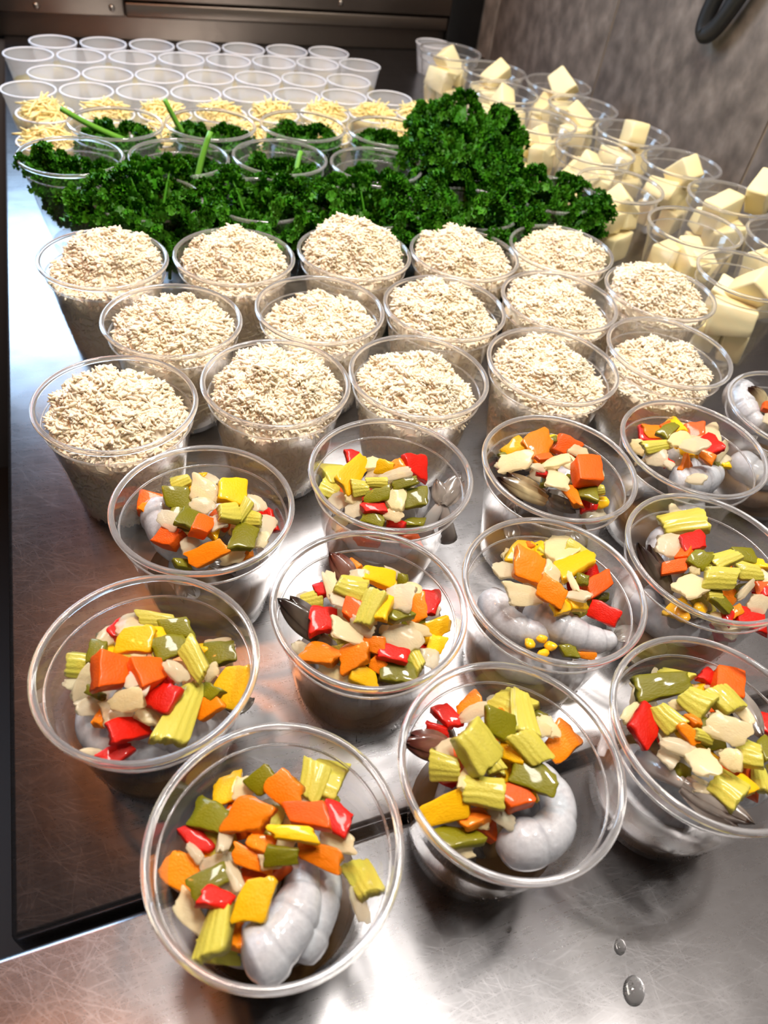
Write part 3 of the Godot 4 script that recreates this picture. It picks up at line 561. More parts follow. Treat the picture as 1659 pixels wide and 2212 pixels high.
func counter_top() -> void:
	var c := base("steel_counter", Vector3(0.335, 0, -0.78))
	put("top", box(Vector3(-0.419, -0.04, -0.672), Vector3(0.42, 0.0, 0.6675), 0.003), M.steel, c)
	put("cabinet", box(Vector3(-0.36, -0.9, -0.66), Vector3(0.42, -0.04, 0.60), 0.004), M.panel, c)
	tag(c, "scratched stainless steel counter carrying the rows of cups", "counter")
	var f := base("steel_table", Vector3(0.0, 0, 0.25))
	put("top", box(Vector3(-0.9, -0.04, -0.3585), Vector3(0.755, -0.0005, 0.35), 0.003), M.steel, f)
	put("cabinet", box(Vector3(-0.85, -0.9, -0.30), Vector3(0.755, -0.04, 0.33), 0.004), M.panel, f)
	tag(f, "stainless steel table joined to the counter's near end", "table")


func back_panels() -> void:
	var b := base("steel_backsplash", Vector3(0.3, 0, -1.455))
	structure(b)
	put("panel", box(Vector3(-0.42, 0.0, -0.003), Vector3(0.385, 0.24, 0.003), 0.001), M.panel, b)
	put("ledge", box(Vector3(-0.195, 0.0335, 0.003), Vector3(0.385, 0.056, 0.014), 0.004), M.panel, b)
	put("upper_panel", box(Vector3(-0.195, 0.059, 0.003), Vector3(0.385, 0.2, 0.019), 0.002), M.panel, b)
	put("patch_plate", box(Vector3(-0.40, 0.0345, 0.003), Vector3(-0.196, 0.2, 0.014), 0.002), M.panel, b)
	var head := lathe([Vector2(0.0, 0.0), Vector2(0.0048, 0.0), Vector2(0.0045, 0.0018), Vector2(0.0025, 0.003), Vector2(0.0, 0.0033)], 16)
	for p in [Vector3(-0.3276, 0.0443, 0.014), Vector3(-0.2144, 0.046, 0.014), Vector3(0.170, 0.071, 0.019)]:
		put("screw", head, M.screw, b, Transform3D(Basis(Vector3.RIGHT, PI / 2), p))
	var d := put("trim_1", box(Vector3(0.686, 0.0, -1.459), Vector3(0.752, 1.6, -1.44), 0.002), M.black)
	structure(d)


func tile_wall() -> void:
	var w := put("wall_right", box(Vector3(0.7572, -0.9, -1.6), Vector3(0.9, 1.8, 1.7), 0.001), M.grout)
	structure(w)
	var face := box(Vector3(-0.0045, -0.3475, -0.1728), Vector3(0.0045, 0.3475, 0.1728), 0.0012)
	for row in 3:
		for col in 9:
			var z := -1.387 - 0.1747 + 0.3494 * col
			var y := 0.3475 - 0.7 + 0.7 * row + 0.0
			put("tile", face, M.tile, w, Transform3D(Basis(), Vector3(0.7595, y, z)))


# ---------------------------------------------------------------- cups
var cup_wall: ArrayMesh
var cup_rim: ArrayMesh
var cup_ledge: ArrayMesh
var bead: ArrayMesh
var cup_of := {}


func condensation(cup: Node3D) -> void:
	if bead == null:
		bead = lathe([Vector2(1.0, 0.0), Vector2(0.8, 0.45), Vector2(0.4, 0.7), Vector2(0.0, 0.75)], 7)
		bead.surface_set_material(0, M.water)
	var mm := MultiMesh.new()
	mm.transform_format = MultiMesh.TRANSFORM_3D
	mm.mesh = bead
	mm.instance_count = 420
	for i in 420:
		var y := 0.004 + 0.026 * pow(rng.randf(), 1.6)
		var a := rng.randf() * TAU
		var size := 0.00018 + 0.0005 * pow(rng.randf(), 4.0)
		var out := Vector3(cos(a), -0.155, sin(a)).normalized()
		var x := out.cross(Vector3.UP).normalized()
		mm.set_instance_transform(i, Transform3D(Basis(x, out, x.cross(out)).scaled(Vector3.ONE * size), Vector3(cos(a), 0, sin(a)) * (wall_radius(y) + 0.00005) + Vector3(0, y, 0)))
	var mi := MultiMeshInstance3D.new()
	mi.name = "condensation"
	mi.multimesh = mm
	mi.set_meta("kind", "stuff")
	cup.add_child(mi, true)


func clear_cup(at: Vector2, label: String, group: String, turn := 0.0) -> String:
	if cup_wall == null:
		cup_wall = lathe([Vector2(0.0, 0.0035), Vector2(0.0255, 0.0035), Vector2(0.0285, 0.0006), Vector2(0.0310, 0.0004), Vector2(0.0325, 0.0020),
			Vector2(0.0358, 0.023), Vector2(0.0391, 0.044), Vector2(0.0425, 0.0660), Vector2(0.0436, 0.0668), Vector2(0.0440, 0.0690), Vector2(0.0453, 0.0785)], 72)
		cup_rim = ring(0.0459, 0.0783, 0.00165, 0.0017, 96, 12)
		cup_ledge = ring(0.0436, 0.0672, 0.0006, 0.0007, 72, 6)
	var c := base("clear_plastic_cup", Vector3(at.x, 0, at.y), turn)
	put("wall", cup_wall, M.clear, c)
	put("rim", cup_rim, M.rim, c)
	put("stacking_ledge", cup_ledge, M.rim, c)
	tag(c, label, "cup", group)
	return c.name


const SHRIMP_AT := {"S1": "in the front-row left shrimp cup", "S2": "in the front-row middle shrimp cup", "S6": "in the front-row right shrimp cup",
	"S3": "in the second-row first shrimp cup", "S4": "in the second-row second shrimp cup", "S5": "in the second-row third shrimp cup", "S11": "in the second-row fourth shrimp cup",
	"S7": "in the third-row first shrimp cup", "S8": "in the third-row second shrimp cup", "S9": "in the third-row third shrimp cup", "S10": "in the third-row fourth shrimp cup", "S12": "in the third-row fifth shrimp cup"}
const SHRIMP_CUP_LABEL := {"S1": "clear plastic cup of shrimp and diced vegetables nearest the camera, front row left",
	"S2": "clear plastic cup with a large curled shrimp, front row middle",
	"S6": "clear plastic cup with a shrimp tail along its near rim, front row right",
	"S3": "clear plastic cup of shrimp and vegetables, leftmost in the second row",
	"S4": "clear plastic cup with two dark shrimp tails sticking out, second row",
	"S5": "clear plastic cup with two plump grey shrimp bared in front, second row",
	"S11": "clear plastic cup with corn kernels at its near wall, second row right",
	"S7": "clear plastic cup of shrimp and carrot, leftmost of the third row",
	"S8": "clear plastic cup with a grey tail fan at right, third row",
	"S9": "clear plastic cup with a slit dark shrimp tail in front, third row",
	"S10": "clear plastic cup with a brown-grey shrimp lump, third row right",
	"S12": "clear plastic cup of white shrimp cut by the right picture edge"}


func piece_mesh(kind: int, variant: int) -> ArrayMesh:
	# unit pieces: 1 long (x), 1 wide (y), 1 thick (z); scaled when placed
	var st := tool()
	var s := kind * 10 + variant
	var ph := s * 1.7
	var bend: float = [0.04, 0.45, 0.4, 0.4, 0.5, 0.08, 1.3, 0.0][kind] * (0.6 + 0.5 * fposmod(s * 0.37, 1.0))
	var cup: float = [0.0, 0.25, 0.25, 0.3, 0.3, 0.9, 0.8, 0.0][kind]
	var bev: float = [0.07, 0.09, 0.09, 0.10, 0.08, 0.07, 0.12, 0.42][kind]
	var taper := 0.28 * sin(ph)
	var skew := 0.25 * sin(ph * 2.3 + 1.0)
	var rough: float = [0.04, 0.055, 0.055, 0.055, 0.05, 0.035, 0.07, 0.04][kind]
	var bent := func(p: Vector3) -> Vector3:
		var q := p
		q.y *= 1.0 + taper * p.x * 1.6
		q.x += skew * p.y
		if kind == 6:                       # onion: pointed petals
			q.y *= 1.0 - 0.55 * p.x * p.x * (1.0 + sin(ph * 5.0))
		q.z += bend * (0.18 - p.x * p.x) * 1.6 + cup * (0.15 - p.y * p.y) * 1.6
		if kind == 5 and p.z > 0.3:         # celery ribs run along the stick
			q.z += 0.03 * cos(p.y * 26.0)
		var n := Vector3(bump.get_noise_3d(p.x * 1.9 + ph, p.y * 1.9, p.z + 3.0), bump.get_noise_3d(p.x * 1.9, p.y * 1.9 + ph, p.z + 9.0), bump.get_noise_3d(p.x * 2.2, p.y * 2.2, p.z + ph))
		var ragged := Vector3(bump.get_noise_3d(p.y * 7.0 + ph, p.z, 1.0), bump.get_noise_3d(p.x * 7.0 + ph, p.z, 5.0), 0.0) * (0.06 if kind == 6 else 0.045)
		return q + n * rough * Vector3(2.0, 2.0, 2.5) + ragged
	var tint := func(p: Vector3) -> Color:
		var k := 0.96 + 0.16 * sin(ph * 3.1)
		var skin := p.z > 0.3
		match kind:
			0: return Color(k, k * (1.0 + 0.15 * bump.get_noise_3d(p.x * 4.0, p.y * 4.0, ph)), k)
			1: return Color(k, k * 0.8, k * 0.6) if skin else Color(1.0, 1.7, 1.2)
			2: return Color(k, k * 0.9, k) if skin else Color(1.0, 1.1, 1.6)
			3: return Color(k, k * 0.95, k) if skin else Color(0.98, 1.05, 2.0)
			4: return Color(k * 0.75, k * 0.8, k * 0.5) if skin else Color(1.7, 1.75, 1.5)
			5: return Color(0.93, 0.97, 0.72) if skin else Color(1.10, 1.08, 1.5)
			6: return Color(k, k * (0.96 + 0.02 * variant), k * (0.80 + 0.09 * variant))
		return Color(1.0, 1.0 - 0.2 * absf(p.x), 0.8)
	var n := [3, 3, 2]
	if kind == 5:
		n = [3, 14, 1]
	elif kind == 6:
		n = [6, 6, 1]
	elif kind in [1, 2, 3, 4]:
		n = [5, 5, 1]
	chunk_faces(st, Vector3(0.5, 0.5, 0.5), bev, n, bent, tint)
	return done(st)


func shrimp_body(kind: int) -> ArrayMesh:
	var st := tool()
	var pts := []
	var rad := []
	var n := 64
	var sweep_a := deg_to_rad(235.0) if kind == 0 else deg_to_rad(95.0)
	var big := 0.0180 if kind == 0 else 0.030
	for i in n:
		var t := float(i) / (n - 1)
		var a := t * sweep_a
		var c := Vector3(big * cos(a), big * sin(a), 0.002 * sin(t * 5.0))
		if kind == 1:
			c = (c - Vector3(big * 0.62, big * 0.66, 0)).rotated(Vector3.BACK, deg_to_rad(-137.5))
		pts.append(c)
		var env := sqrt(clampf(t / 0.10, 0.0, 1.0)) * (1.0 - 0.62 * pow(t, 1.5)) * sqrt(clampf((1.0 - t) / 0.05, 0.02, 1.0))
		var seg := fposmod(t * 5.0 + 0.3, 1.0)
		rad.append((0.0120 if kind == 0 else 0.0140) * env * (0.98 - 0.05 * exp(-pow((seg - 0.5) / 0.08, 2.0)) + 0.04 * fposmod(seg + 0.5, 1.0)) * (1.0 + 0.12 * bump.get_noise_1d(t * 3.0 + 9.0 * kind)))
	var tint := func(t: float, a: float, p: Vector3) -> Color:
		var seg := fposmod(t * 5.0 + 0.3, 1.0)
		var k := 0.98 - 0.16 * exp(-pow((seg - 0.5) / 0.06, 2.0))
		var vein := 0.26 * maxf(0.0, bump.get_noise_3d(p.x * 160, p.y * 160, p.z * 160))
		return Color(k - vein, k - vein * 1.03, k - vein * 0.9)
	sweep(st, pts, rad, 20, 0.86, tint)
	return done(st)


func fin_blade(long: float, wide: float, tone: int, seed_: int) -> ArrayMesh:
	# a pointed shell blade along +y with a raised midrib
	var st := tool()
	var root: Color = [Color(0.10, 0.08, 0.06), Color(0.30, 0.27, 0.235), Color(0.22, 0.10, 0.07), Color(0.60, 0.50, 0.28)][tone]
	var tip: Color = [Color(0.025, 0.012, 0.010), Color(0.16, 0.13, 0.11), Color(0.10, 0.022, 0.015), Color(0.05, 0.02, 0.012)][tone]
	var n := 9
	var grid := []
	for i in n + 1:
		var t := float(i) / n
		var w := wide * 0.5 * (0.50 + 0.50 * sin(PI * minf(t * 0.9 + 0.12, 1.0))) * sqrt(maxf(1.0 - pow(t, 4.0), 0.0))
		var row := []
		for k in 7:
			var s := (k - 3) / 3.0
			row.append(Vector3(s * w, t * long, 0.0022 * (1.0 - absf(s)) - 0.0035 * t * t + 0.0008 * cos(s * 9.0 + seed_)))
		grid.append(row)
	for face in 2:
		var z := Vector3(0, 0, -0.0006 * face)
		for i in n:
			for k in 6:
				var c := [grid[i][k] + z, grid[i][k + 1] + z, grid[i + 1][k + 1] + z, grid[i + 1][k] + z]
				var ts := [float(i) / n, float(i) / n, float(i + 1) / n, float(i + 1) / n]
				for q in ([0, 2, 1, 0, 3, 2] if face == 0 else [0, 1, 2, 0, 2, 3]):
					var streak := 0.8 + 0.5 * bump.get_noise_2d(c[q].x * 900.0 + seed_, c[q].y * 60.0)
					st.set_color(root.lerp(tip, smoothstep(0.35, 0.95, ts[q])) * streak)
					st.add_vertex(c[q])
	return done(st)


func shrimp_cups() -> void:
	for k in SHRIMP_CUPS:
		cup_of[k] = clear_cup(Vector2(SHRIMP_CUPS[k][0], SHRIMP_CUPS[k][1]), SHRIMP_CUP_LABEL[k], "clear cups of shrimp and diced vegetables", rng.randf() * TAU)
	var pool := lathe([Vector2(0, 0.0042), Vector2(0.0315, 0.0042), Vector2(0.0349, 0.0240), Vector2(0, 0.0240)], 40)
	for k in SHRIMP_CUPS:
		var b := put("broth", pool, M.broth, null, Transform3D(Basis(), Vector3(SHRIMP_CUPS[k][0], 0, SHRIMP_CUPS[k][1])))
		tag(b, "shallow murky broth at the bottom, " + SHRIMP_AT[k], "broth", "broth in the shrimp cups", "stuff")
	for k in ["S1", "S2", "S3", "S4", "S5", "S6", "S11"]:
		condensation(get_node(NodePath(cup_of[k])))
	var mats := [M.carrot, M.red, M.orange, M.yellow, M.green, M.celery, M.onion, M.corn]
	var names := ["diced_carrot", "red_pepper_piece", "orange_pepper_piece", "yellow_pepper_piece", "green_pepper_piece", "celery_slice", "onion_piece", "corn_kernel"]
	var what := ["diced orange carrot", "glossy red pepper bit", "orange pepper bit", "bright yellow pepper bit", "olive green pepper bit", "pale green celery slice", "translucent cream onion bit", "yellow corn kernel"]
	var cats := ["carrot", "pepper", "pepper", "pepper", "pepper", "celery", "onion", "corn"]
	var shapes := []
	for kind in 8:
		var row := []
		for v in 5:
			row.append(piece_mesh(kind, v))
		shapes.append(row)
	for cup in PIECES:
		var c := Vector3(SHRIMP_CUPS[cup][0], 0, SHRIMP_CUPS[cup][1])
		var i := 0
		for r in PIECES[cup]:
			var kind: int = r[0]
			var x := Vector3(r[7], r[8], r[9]).normalized()
			var z := Vector3(r[10], r[11], r[12]).normalized()
			z = (z - x * x.dot(z)).normalized()
			var b := Basis(x, z.cross(x), z)
			b = b.scaled_local(Vector3(r[4], r[5], r[6]) * 1e-4 * Vector3(1.0, 1.0, 1.0))
			var o := put(names[kind], shapes[kind][(i * 3 + int(absf(r[1]))) % 5], mats[kind], null, Transform3D(b, c + Vector3(r[1], r[2], r[3]) * 1e-4))
			reg(o, what[kind], SHRIMP_AT[cup], cats[kind], "%s bits %s" % [cats[kind], SHRIMP_AT[cup]])
			i += 1
	# shrimp that show between the vegetables
	var bodies := [shrimp_body(0), shrimp_body(1)]
	var small_fin := fin_blade(0.014, 0.008, 1, 3)
	for r in SHRIMP:
		var c := Vector3(SHRIMP_CUPS[r[0]][0], 0, SHRIMP_CUPS[r[0]][1])
		var x := Vector3(r[5], r[6], r[7]).normalized()
		var z := Vector3(r[8], r[9], r[10]).normalized()
		z = (z - x * x.dot(z)).normalized()
		shrimp(c + Vector3(r[2], r[3], r[4]) * 1e-4, Basis(x, z.cross(x), z), bodies[r[1]], r[1], small_fin, "raw peeled grey-white shrimp", SHRIMP_AT[r[0]])
	# and those packed underneath, seen through the walls
	for k in SHRIMP_CUPS:
		var c := Vector3(SHRIMP_CUPS[k][0], 0, SHRIMP_CUPS[k][1])
		for j in 2:
			var a := rng.randf() * TAU
			var b := Basis(Vector3.UP, a) * Basis(Vector3.RIGHT, -PI / 2)
			shrimp(c + Vector3(0, 0.0135 + 0.0155 * j, 0), b, bodies[0], 0, small_fin, "raw shrimp packed at the %s" % ["bottom", "mid-height"][j], SHRIMP_AT[k])
	# shrimp whose dark shell tails stick out of the vegetables
	var st := tool()
	var pts := []
	var rad := []
	for i in 9:
		pts.append(Vector3(0, -0.024 + 0.003 * i, -0.0004 * (8 - i) * (8 - i) * 0.5))
		rad.append(0.0062 - 0.00045 * i)
	sweep(st, pts, rad, 12, 0.7)
	var stub := done(st)
	for r in TAILS:
		var c := Vector3(SHRIMP_CUPS[r[0]][0], 0, SHRIMP_CUPS[r[0]][1])
		var tip := Vector3(r[1], r[2], r[3]) * 1e-4
		var root := Vector3(r[4], r[5], r[6]) * 1e-4
		var y := (tip - root).normalized()
		var z := (Vector3(0, 0.8, 0) + Vector3(-0.3, 0, 0.4) - y * (0.8 * y.y - 0.3 * y.x + 0.4 * y.z)).normalized()
		var o := base("shrimp")
		o.transform = Transform3D(Basis(y.cross(z), y, z), c + root)
		put("shell", stub, M.shell, o)
		var long := (tip - root).length()
		for q in 2:
			put("tail_fin", fin_blade(long * (1.0 - 0.12 * q), r[7] * 1e-4 * 0.85, r[8], q * 5), M.fin, o, Transform3D(Basis(Vector3.BACK, 0.05 - 0.2 * q), Vector3(0, -0.001, 0.0014 - 0.0014 * q)))
		reg(o, ["shrimp tail with near-black fins", "shrimp tail with grey translucent fins", "shrimp tail with dark red-brown fins", "shrimp tail with tan dark-tipped fins"][r[8]], SHRIMP_AT[r[0]], "shrimp", "shrimp %s" % SHRIMP_AT[r[0]])


func shrimp(at: Vector3, b: Basis, body: Mesh, kind: int, fin: Mesh, what: String, where: String) -> void:
	var o := base("shrimp")
	o.transform = Transform3D(b, at)
	put("body", body, M.shrimp, o)
	var a := deg_to_rad(235.0) if kind == 0 else deg_to_rad(95.0)
	var big := 0.0180 if kind == 0 else 0.030
	var tip := Vector3(big * cos(a), big * sin(a), -0.002)
	if kind == 1:
		tip = (tip - Vector3(big * 0.62, big * 0.66, 0)).rotated(Vector3.BACK, deg_to_rad(-137.5))
		a -= deg_to_rad(137.5)
	for q in 2:
		put("tail_fin", fin, M.fin, o, Transform3D(Basis(Vector3.BACK, a + 0.25 - 0.5 * q), tip))
	reg(o, what, where, "shrimp", "shrimp %s" % where)


# ---------------------------------------------------------------- rice
const RICE_TOP := {"R1": [0.062, 0.083, -0.004, -0.006], "R2": [0.064, 0.087, 0.002, -0.004], "R3": [0.060, 0.080, -0.002, -0.004], "R4": [0.063, 0.082, -0.004, -0.006], "R5": [0.054, 0.074, 0.004, -0.004],
	"R6": [0.066, 0.082, 0.002, -0.002], "R7": [0.062, 0.073, 0.008, 0.0], "R8": [0.068, 0.088, -0.004, -0.004], "R9": [0.066, 0.084, -0.008, -0.006], "R10": [0.070, 0.091, -0.006, -0.006],
	"R11": [0.065, 0.088, 0.008, -0.010], "R12": [0.066, 0.089, 0.002, -0.006], "R13": [0.070, 0.098, 0.0, -0.006], "R14": [0.070, 0.090, -0.004, -0.006], "R15": [0.066, 0.084, 0.010, -0.004]}


func wall_radius(y: float) -> float:
	return lerpf(0.0325, 0.0425, clampf((y - 0.002) / 0.064, 0.0, 1.0))


func rice_height(x: float, z: float, t: Array, ph: float) -> float:
	var d := Vector2(x - t[2], z - t[3]).length() / 0.042
	var y: float = lerpf(t[0], t[1], pow(maxf(0.0, 1.0 - d * d), 0.8))
	return y + 0.0090 * bump.get_noise_2d(x * 42.0 + ph, z * 42.0) + 0.0025 * bump.get_noise_2d(x * 150.0, z * 150.0 + ph)


func rice_cups() -> void:
	var g := tool()
	var gp := []
	var gr := []
	for i in 7:
		var t := i / 6.0
		gp.append(Vector3(0.0072 * (t - 0.5), 0.0006 * sin(t * PI), 0))
		gr.append(0.00105 * sqrt(maxf(0.08, 1.0 - pow(absf(t - 0.5) * 2.0, 2.5))))
	sweep(g, gp, gr, 6)
	var grain := done(g)
	grain.surface_set_material(0, M.rice)
	var row := 0
	for k in RICE_CUPS:
		var n := row % 5
		var line: String = ["front", "middle", "back"][row / 5]
		var at := Vector2(RICE_CUPS[k][0], RICE_CUPS[k][1])
		clear_cup(at, "clear plastic cup of rice, %s in the %s rice row" % [ORD[n], line], "clear cups of rice", rng.randf() * TAU)
		var t: Array = RICE_TOP[k]
		var ph := row * 7.3
		# the packed mass: sides follow the wall, top is lumpy
		var st := tool()
		var segs := 40
		var rings := 9
		var top := []
		for i in rings + 1:
			var ringv := []
			for s in segs:
				var a := TAU * s / segs
				var r := (float(i) / rings) * (wall_radius(t[0]) - 0.0018)
				var x := r * cos(a)
				var z := -r * sin(a)
				ringv.append(Vector3(x, rice_height(x, z, t, ph) + 0.0001, z))
			top.append(ringv)
		for i in rings:
			for s in segs:
				var s2 := (s + 1) % segs
				quad(st, top[i][s], top[i + 1][s], top[i + 1][s2], top[i][s2])
		var low := top[rings] as Array
		for y in [0.045, 0.022, 0.0045]:
			var ringv := []
			for s in segs:
				var a := TAU * s / segs
				var r := wall_radius(y) - 0.0018
				ringv.append(Vector3(r * cos(a), y, -r * sin(a)))
			for s in segs:
				var s2 := (s + 1) % segs
				quad(st, low[s], ringv[s], ringv[s2], low[s2])
			low = ringv
		for s in segs:
			quad(st, Vector3(0, 0.0045, 0), low[(s + 1) % segs], low[s], Vector3(0, 0.0045, 0))
		var o := put("cooked_rice", done(st), M.rice_mass, null, Transform3D(Basis(), Vector3(at.x, 0, at.y)))
		tag(o, "mound of cooked white rice, %s in the %s rice row" % [ORD[n], line], "rice", "rice in clear cups", "stuff")
		var mm := MultiMesh.new()
		mm.transform_format = MultiMesh.TRANSFORM_3D
		mm.use_colors = true
		mm.mesh = grain
		var n_top := 2700
		var n_side := 1300
		mm.instance_count = n_top + n_side
		for i in n_top + n_side:
			var p: Vector3
			var b: Basis
			if i < n_top:
				var r := sqrt(rng.randf()) * (wall_radius(t[0]) - 0.0025)
				var a := rng.randf() * TAU
				p = Vector3(r * cos(a), 0, r * sin(a))
				p.y = rice_height(p.x, p.z, t, ph) + rng.randf_range(-0.0005, 0.0012)
				b = Basis(Vector3.UP, rng.randf() * TAU) * Basis(Vector3.BACK, rng.randfn(0.0, 0.33)) * Basis(Vector3.RIGHT, rng.randf() * TAU)
			else:
				var y := rng.randf_range(0.004, t[0])
				var a := rng.randf() * TAU
				var r := wall_radius(y) - 0.0019
				p = Vector3(r * cos(a), y, r * sin(a))
				b = Basis(Vector3.UP, -a + PI / 2) * Basis(Vector3.BACK, rng.randf() * TAU)
			mm.set_instance_transform(i, Transform3D(b.scaled(Vector3.ONE * rng.randf_range(0.8, 1.1)), p))
			var c := rng.randf_range(0.92, 1.0)
			mm.set_instance_color(i, Color(c, c * rng.randf_range(0.97, 1.0), c * rng.randf_range(0.88, 1.0)))
		var mi := MultiMeshInstance3D.new()
		mi.name = "grains"
		mi.multimesh = mm
		mi.set_meta("kind", "stuff")
		o.add_child(mi, true)
		row += 1


# ---------------------------------------------------------------- kale
func kale_leaf(seed_: int) -> ArrayMesh:
	var st := tool()
	var r := RandomNumberGenerator.new()
	r.seed = seed_
	var lean := r.randf_range(-0.010, 0.010)
	var rib := func(t: float) -> Vector3:
		return Vector3(lean * t * t, 0.072 * t, 0.016 * t * t)
	var pts := []
	var rad := []
	for i in 9:
		pts.append(rib.call(i / 8.0 * 0.9))
		rad.append(0.0030 - 0.0022 * i / 8.0)
	var pale := func(_t: float, _a: float, _p: Vector3) -> Color:
		return Color(1.5, 1.35, 1.6)
	sweep(st, pts, rad, 7, 0.8, pale)
	for i in 270:
		var t := r.randf_range(0.30, 1.0)
		var w := 0.021 * pow(sin(PI * clampf((t - 0.18) / 0.86, 0.0, 1.0)), 0.6)
		var s := r.randf_range(-1.0, 1.0)
		s = signf(s) * pow(absf(s), 0.7)
		var c: Vector3 = rib.call(t) + Vector3(s * w, 0, 0.010 * s * s + 0.005 * sin(t * 24.0) * absf(s) + r.randf_range(-0.003, 0.003))
		var up := Vector3(s * 0.9 + r.randfn(0, 0.5), (t - 0.5) * 1.6 + r.randfn(0, 0.5), 0.7 + r.randfn(0, 0.5)).normalized()
		var e1 := up.cross(Vector3(r.randfn(), r.randfn(), r.randfn())).normalized()
		var e2 := up.cross(e1)
		var size := r.randf_range(0.0026, 0.0047)
		var tone := r.randf_range(0.55, 1.15) * (0.75 + 0.35 * absf(s))
		var col := Color(tone * r.randf_range(0.8, 1.15), tone, tone * r.randf_range(0.6, 1.0))
		var inner := []
		var outer := []
		for k in 6:
			var a := TAU * k / 6
			inner.append(c + (e1 * cos(a) + e2 * sin(a)) * size * 0.5 + up * size * 0.15)
		for k in 12:
			var a := TAU * k / 12
			var rr := size * r.randf_range(0.85, 1.2)
			outer.append(c + (e1 * cos(a) + e2 * sin(a)) * rr + up * size * (0.65 if k % 2 == 0 else -0.15))
		st.set_color(col)
		for k in 6:
			var k2 := (k + 1) % 6
			var o0: Vector3 = outer[2 * k]
			var o1: Vector3 = outer[2 * k + 1]
			var o2: Vector3 = outer[(2 * k + 2) % 12]
			for v in [c, inner[k2], inner[k], inner[k], o1, o0, inner[k], inner[k2], o1, inner[k2], o2, o1]:
				st.add_vertex(v)
	return done(st)


func kale_cups() -> void:
	var leaves := []
	for i in 5:
		leaves.append(kale_leaf(100 + i))
	var st := tool()
	var sp := []
	var sr := []
	for i in 8:
		var t := i / 7.0
		sp.append(Vector3(0.006 * t * t, 0.062 * t, 0.0))
		sr.append(0.0042 - 0.0008 * t)
	sweep(st, sp, sr, 9, 0.75)
	var stalk := done(st)
	var heaped := {"M1": 1.10, "M2": 1.05, "M3": 1.08, "M4": 1.10, "M5": 1.05, "L5": 1.16, "K5": 1.16}
	var i := 0
	for k in KALE_CUPS:
		var line: String = {"K": "back", "L": "middle", "M": "front"}[k[0]]
		var n := int(k.substr(1)) - 1
		var at := Vector2(KALE_CUPS[k][0], KALE_CUPS[k][1])
		clear_cup(at, "clear plastic cup of curly kale, %s in the %s kale row" % [ORD[n], line], "clear cups of kale", rng.randf() * TAU)
		var o := base("kale_bunch", Vector3(at.x, 0, at.y))
		var full: float = heaped.get(k, 0.0)
		var count := 13 if full > 0.0 else 12
		for j in count:
			var a := TAU * (j * 0.382 + i * 0.17)
			var lean := (0.10 + 0.50 * sqrt(float(j) / count)) if full > 0.0 else (0.03 + 0.22 * sqrt(float(j) / count))
			var size := (full if full > 0.0 else 0.88) * rng.randf_range(0.92, 1.06)
			var root := Vector3(0.006 * cos(a), (0.018 + (full - 1.0) * 0.06) if full > 0.0 else 0.008, 0.006 * sin(a))
			var b := Basis(Vector3.UP, -a + PI / 2) * Basis(Vector3.RIGHT, lean) * Basis(Vector3.UP, rng.randfn(0.0, 0.35))
			put("leaf", leaves[(i + j) % 5], M.kale, o, Transform3D(b.scaled(Vector3.ONE * size), root))
		# leaves packed lower down, against the wall
		for j in 5:
			var a := TAU * (j / 5.0 + i * 0.23)
			var b := Basis(Vector3.UP, -a + PI / 2) * Basis(Vector3.RIGHT, 0.16)
			put("leaf", leaves[(i + 2 * j + 1) % 5], M.kale, o, Transform3D(b.scaled(Vector3(0.62, 0.74, 0.6)), Vector3(0.012 * cos(a), 0.006, 0.012 * sin(a))))
		var poke: Dictionary = {"K1": [Vector3(0.006, 0.062, 0.0), Vector3(-0.052, 0.090, 0.012)], "K2": [Vector3(-0.018, 0.05, 0.0), Vector3(-0.05, 0.098, 0.0)], "L2": [Vector3(0.012, 0.055, 0.012), Vector3(0.026, 0.102, -0.004)], "L3": [Vector3(0.012, 0.045, 0.012), Vector3(0.020, 0.078, -0.018)], "L1": [Vector3(0.0, 0.06, 0.02), Vector3(0.036, 0.070, -0.004)], "M4": [Vector3(0.02, 0.05, 0.02), Vector3(0.043, 0.080, 0.024)]}
		if poke.has(k):
			var p: Vector3 = poke[k][0]
			var q: Vector3 = poke[k][1]
			var y := (q - p).normalized()
			var x := y.cross(Vector3.BACK).normalized()
			put("stem", stalk, M.stem, o, Transform3D(Basis(x, y, x.cross(y)).scaled_local(Vector3(1, (q - p).length() / 0.062, 1)), p))
		if k == "L1":
			for j in 3:
				put("leaf", leaves[j], M.kale, o, Transform3D((Basis(Vector3.BACK, 0.18 + 0.14 * j) * Basis(Vector3.UP, j * 2.1)).scaled(Vector3.ONE * 0.5), Vector3(-0.020, 0.054, -0.004 + 0.006 * j)))
		tag(o, "bunch of dark green curly kale, %s in the %s kale row" % [ORD[n], line], "kale", "kale in clear cups")
		i += 1


# ---------------------------------------------------------------- butter
func butter_pat(seed_: int) -> ArrayMesh:
	var st := tool()
	var ph := seed_ * 2.1
	var bent := func(p: Vector3) -> Vector3:
		var q := p
		q.x += 0.10 * sin(ph) * p.z
		q.y *= 1.0 + 0.14 * sin(ph * 1.7) * p.x / 0.016
		q.z += 0.06 * cos(ph) * p.x
		return q + Vector3(bump.get_noise_3d(p.x * 70.0, p.y * 70.0, ph), bump.get_noise_3d(p.y * 70.0, p.z * 70.0, ph + 4.0), bump.get_noise_3d(p.z * 70.0, p.x * 70.0, ph + 8.0)) * 0.0016
	var tint := func(p: Vector3) -> Color:
		return Color(1, 1, 1) if absf(p.z) > 0.009 else Color(0.99, 0.96, 0.86)
	chunk_faces(st, Vector3(0.0195, 0.0145, 0.0112), 0.0022, [3, 3, 2], bent, tint)
	return done(st)


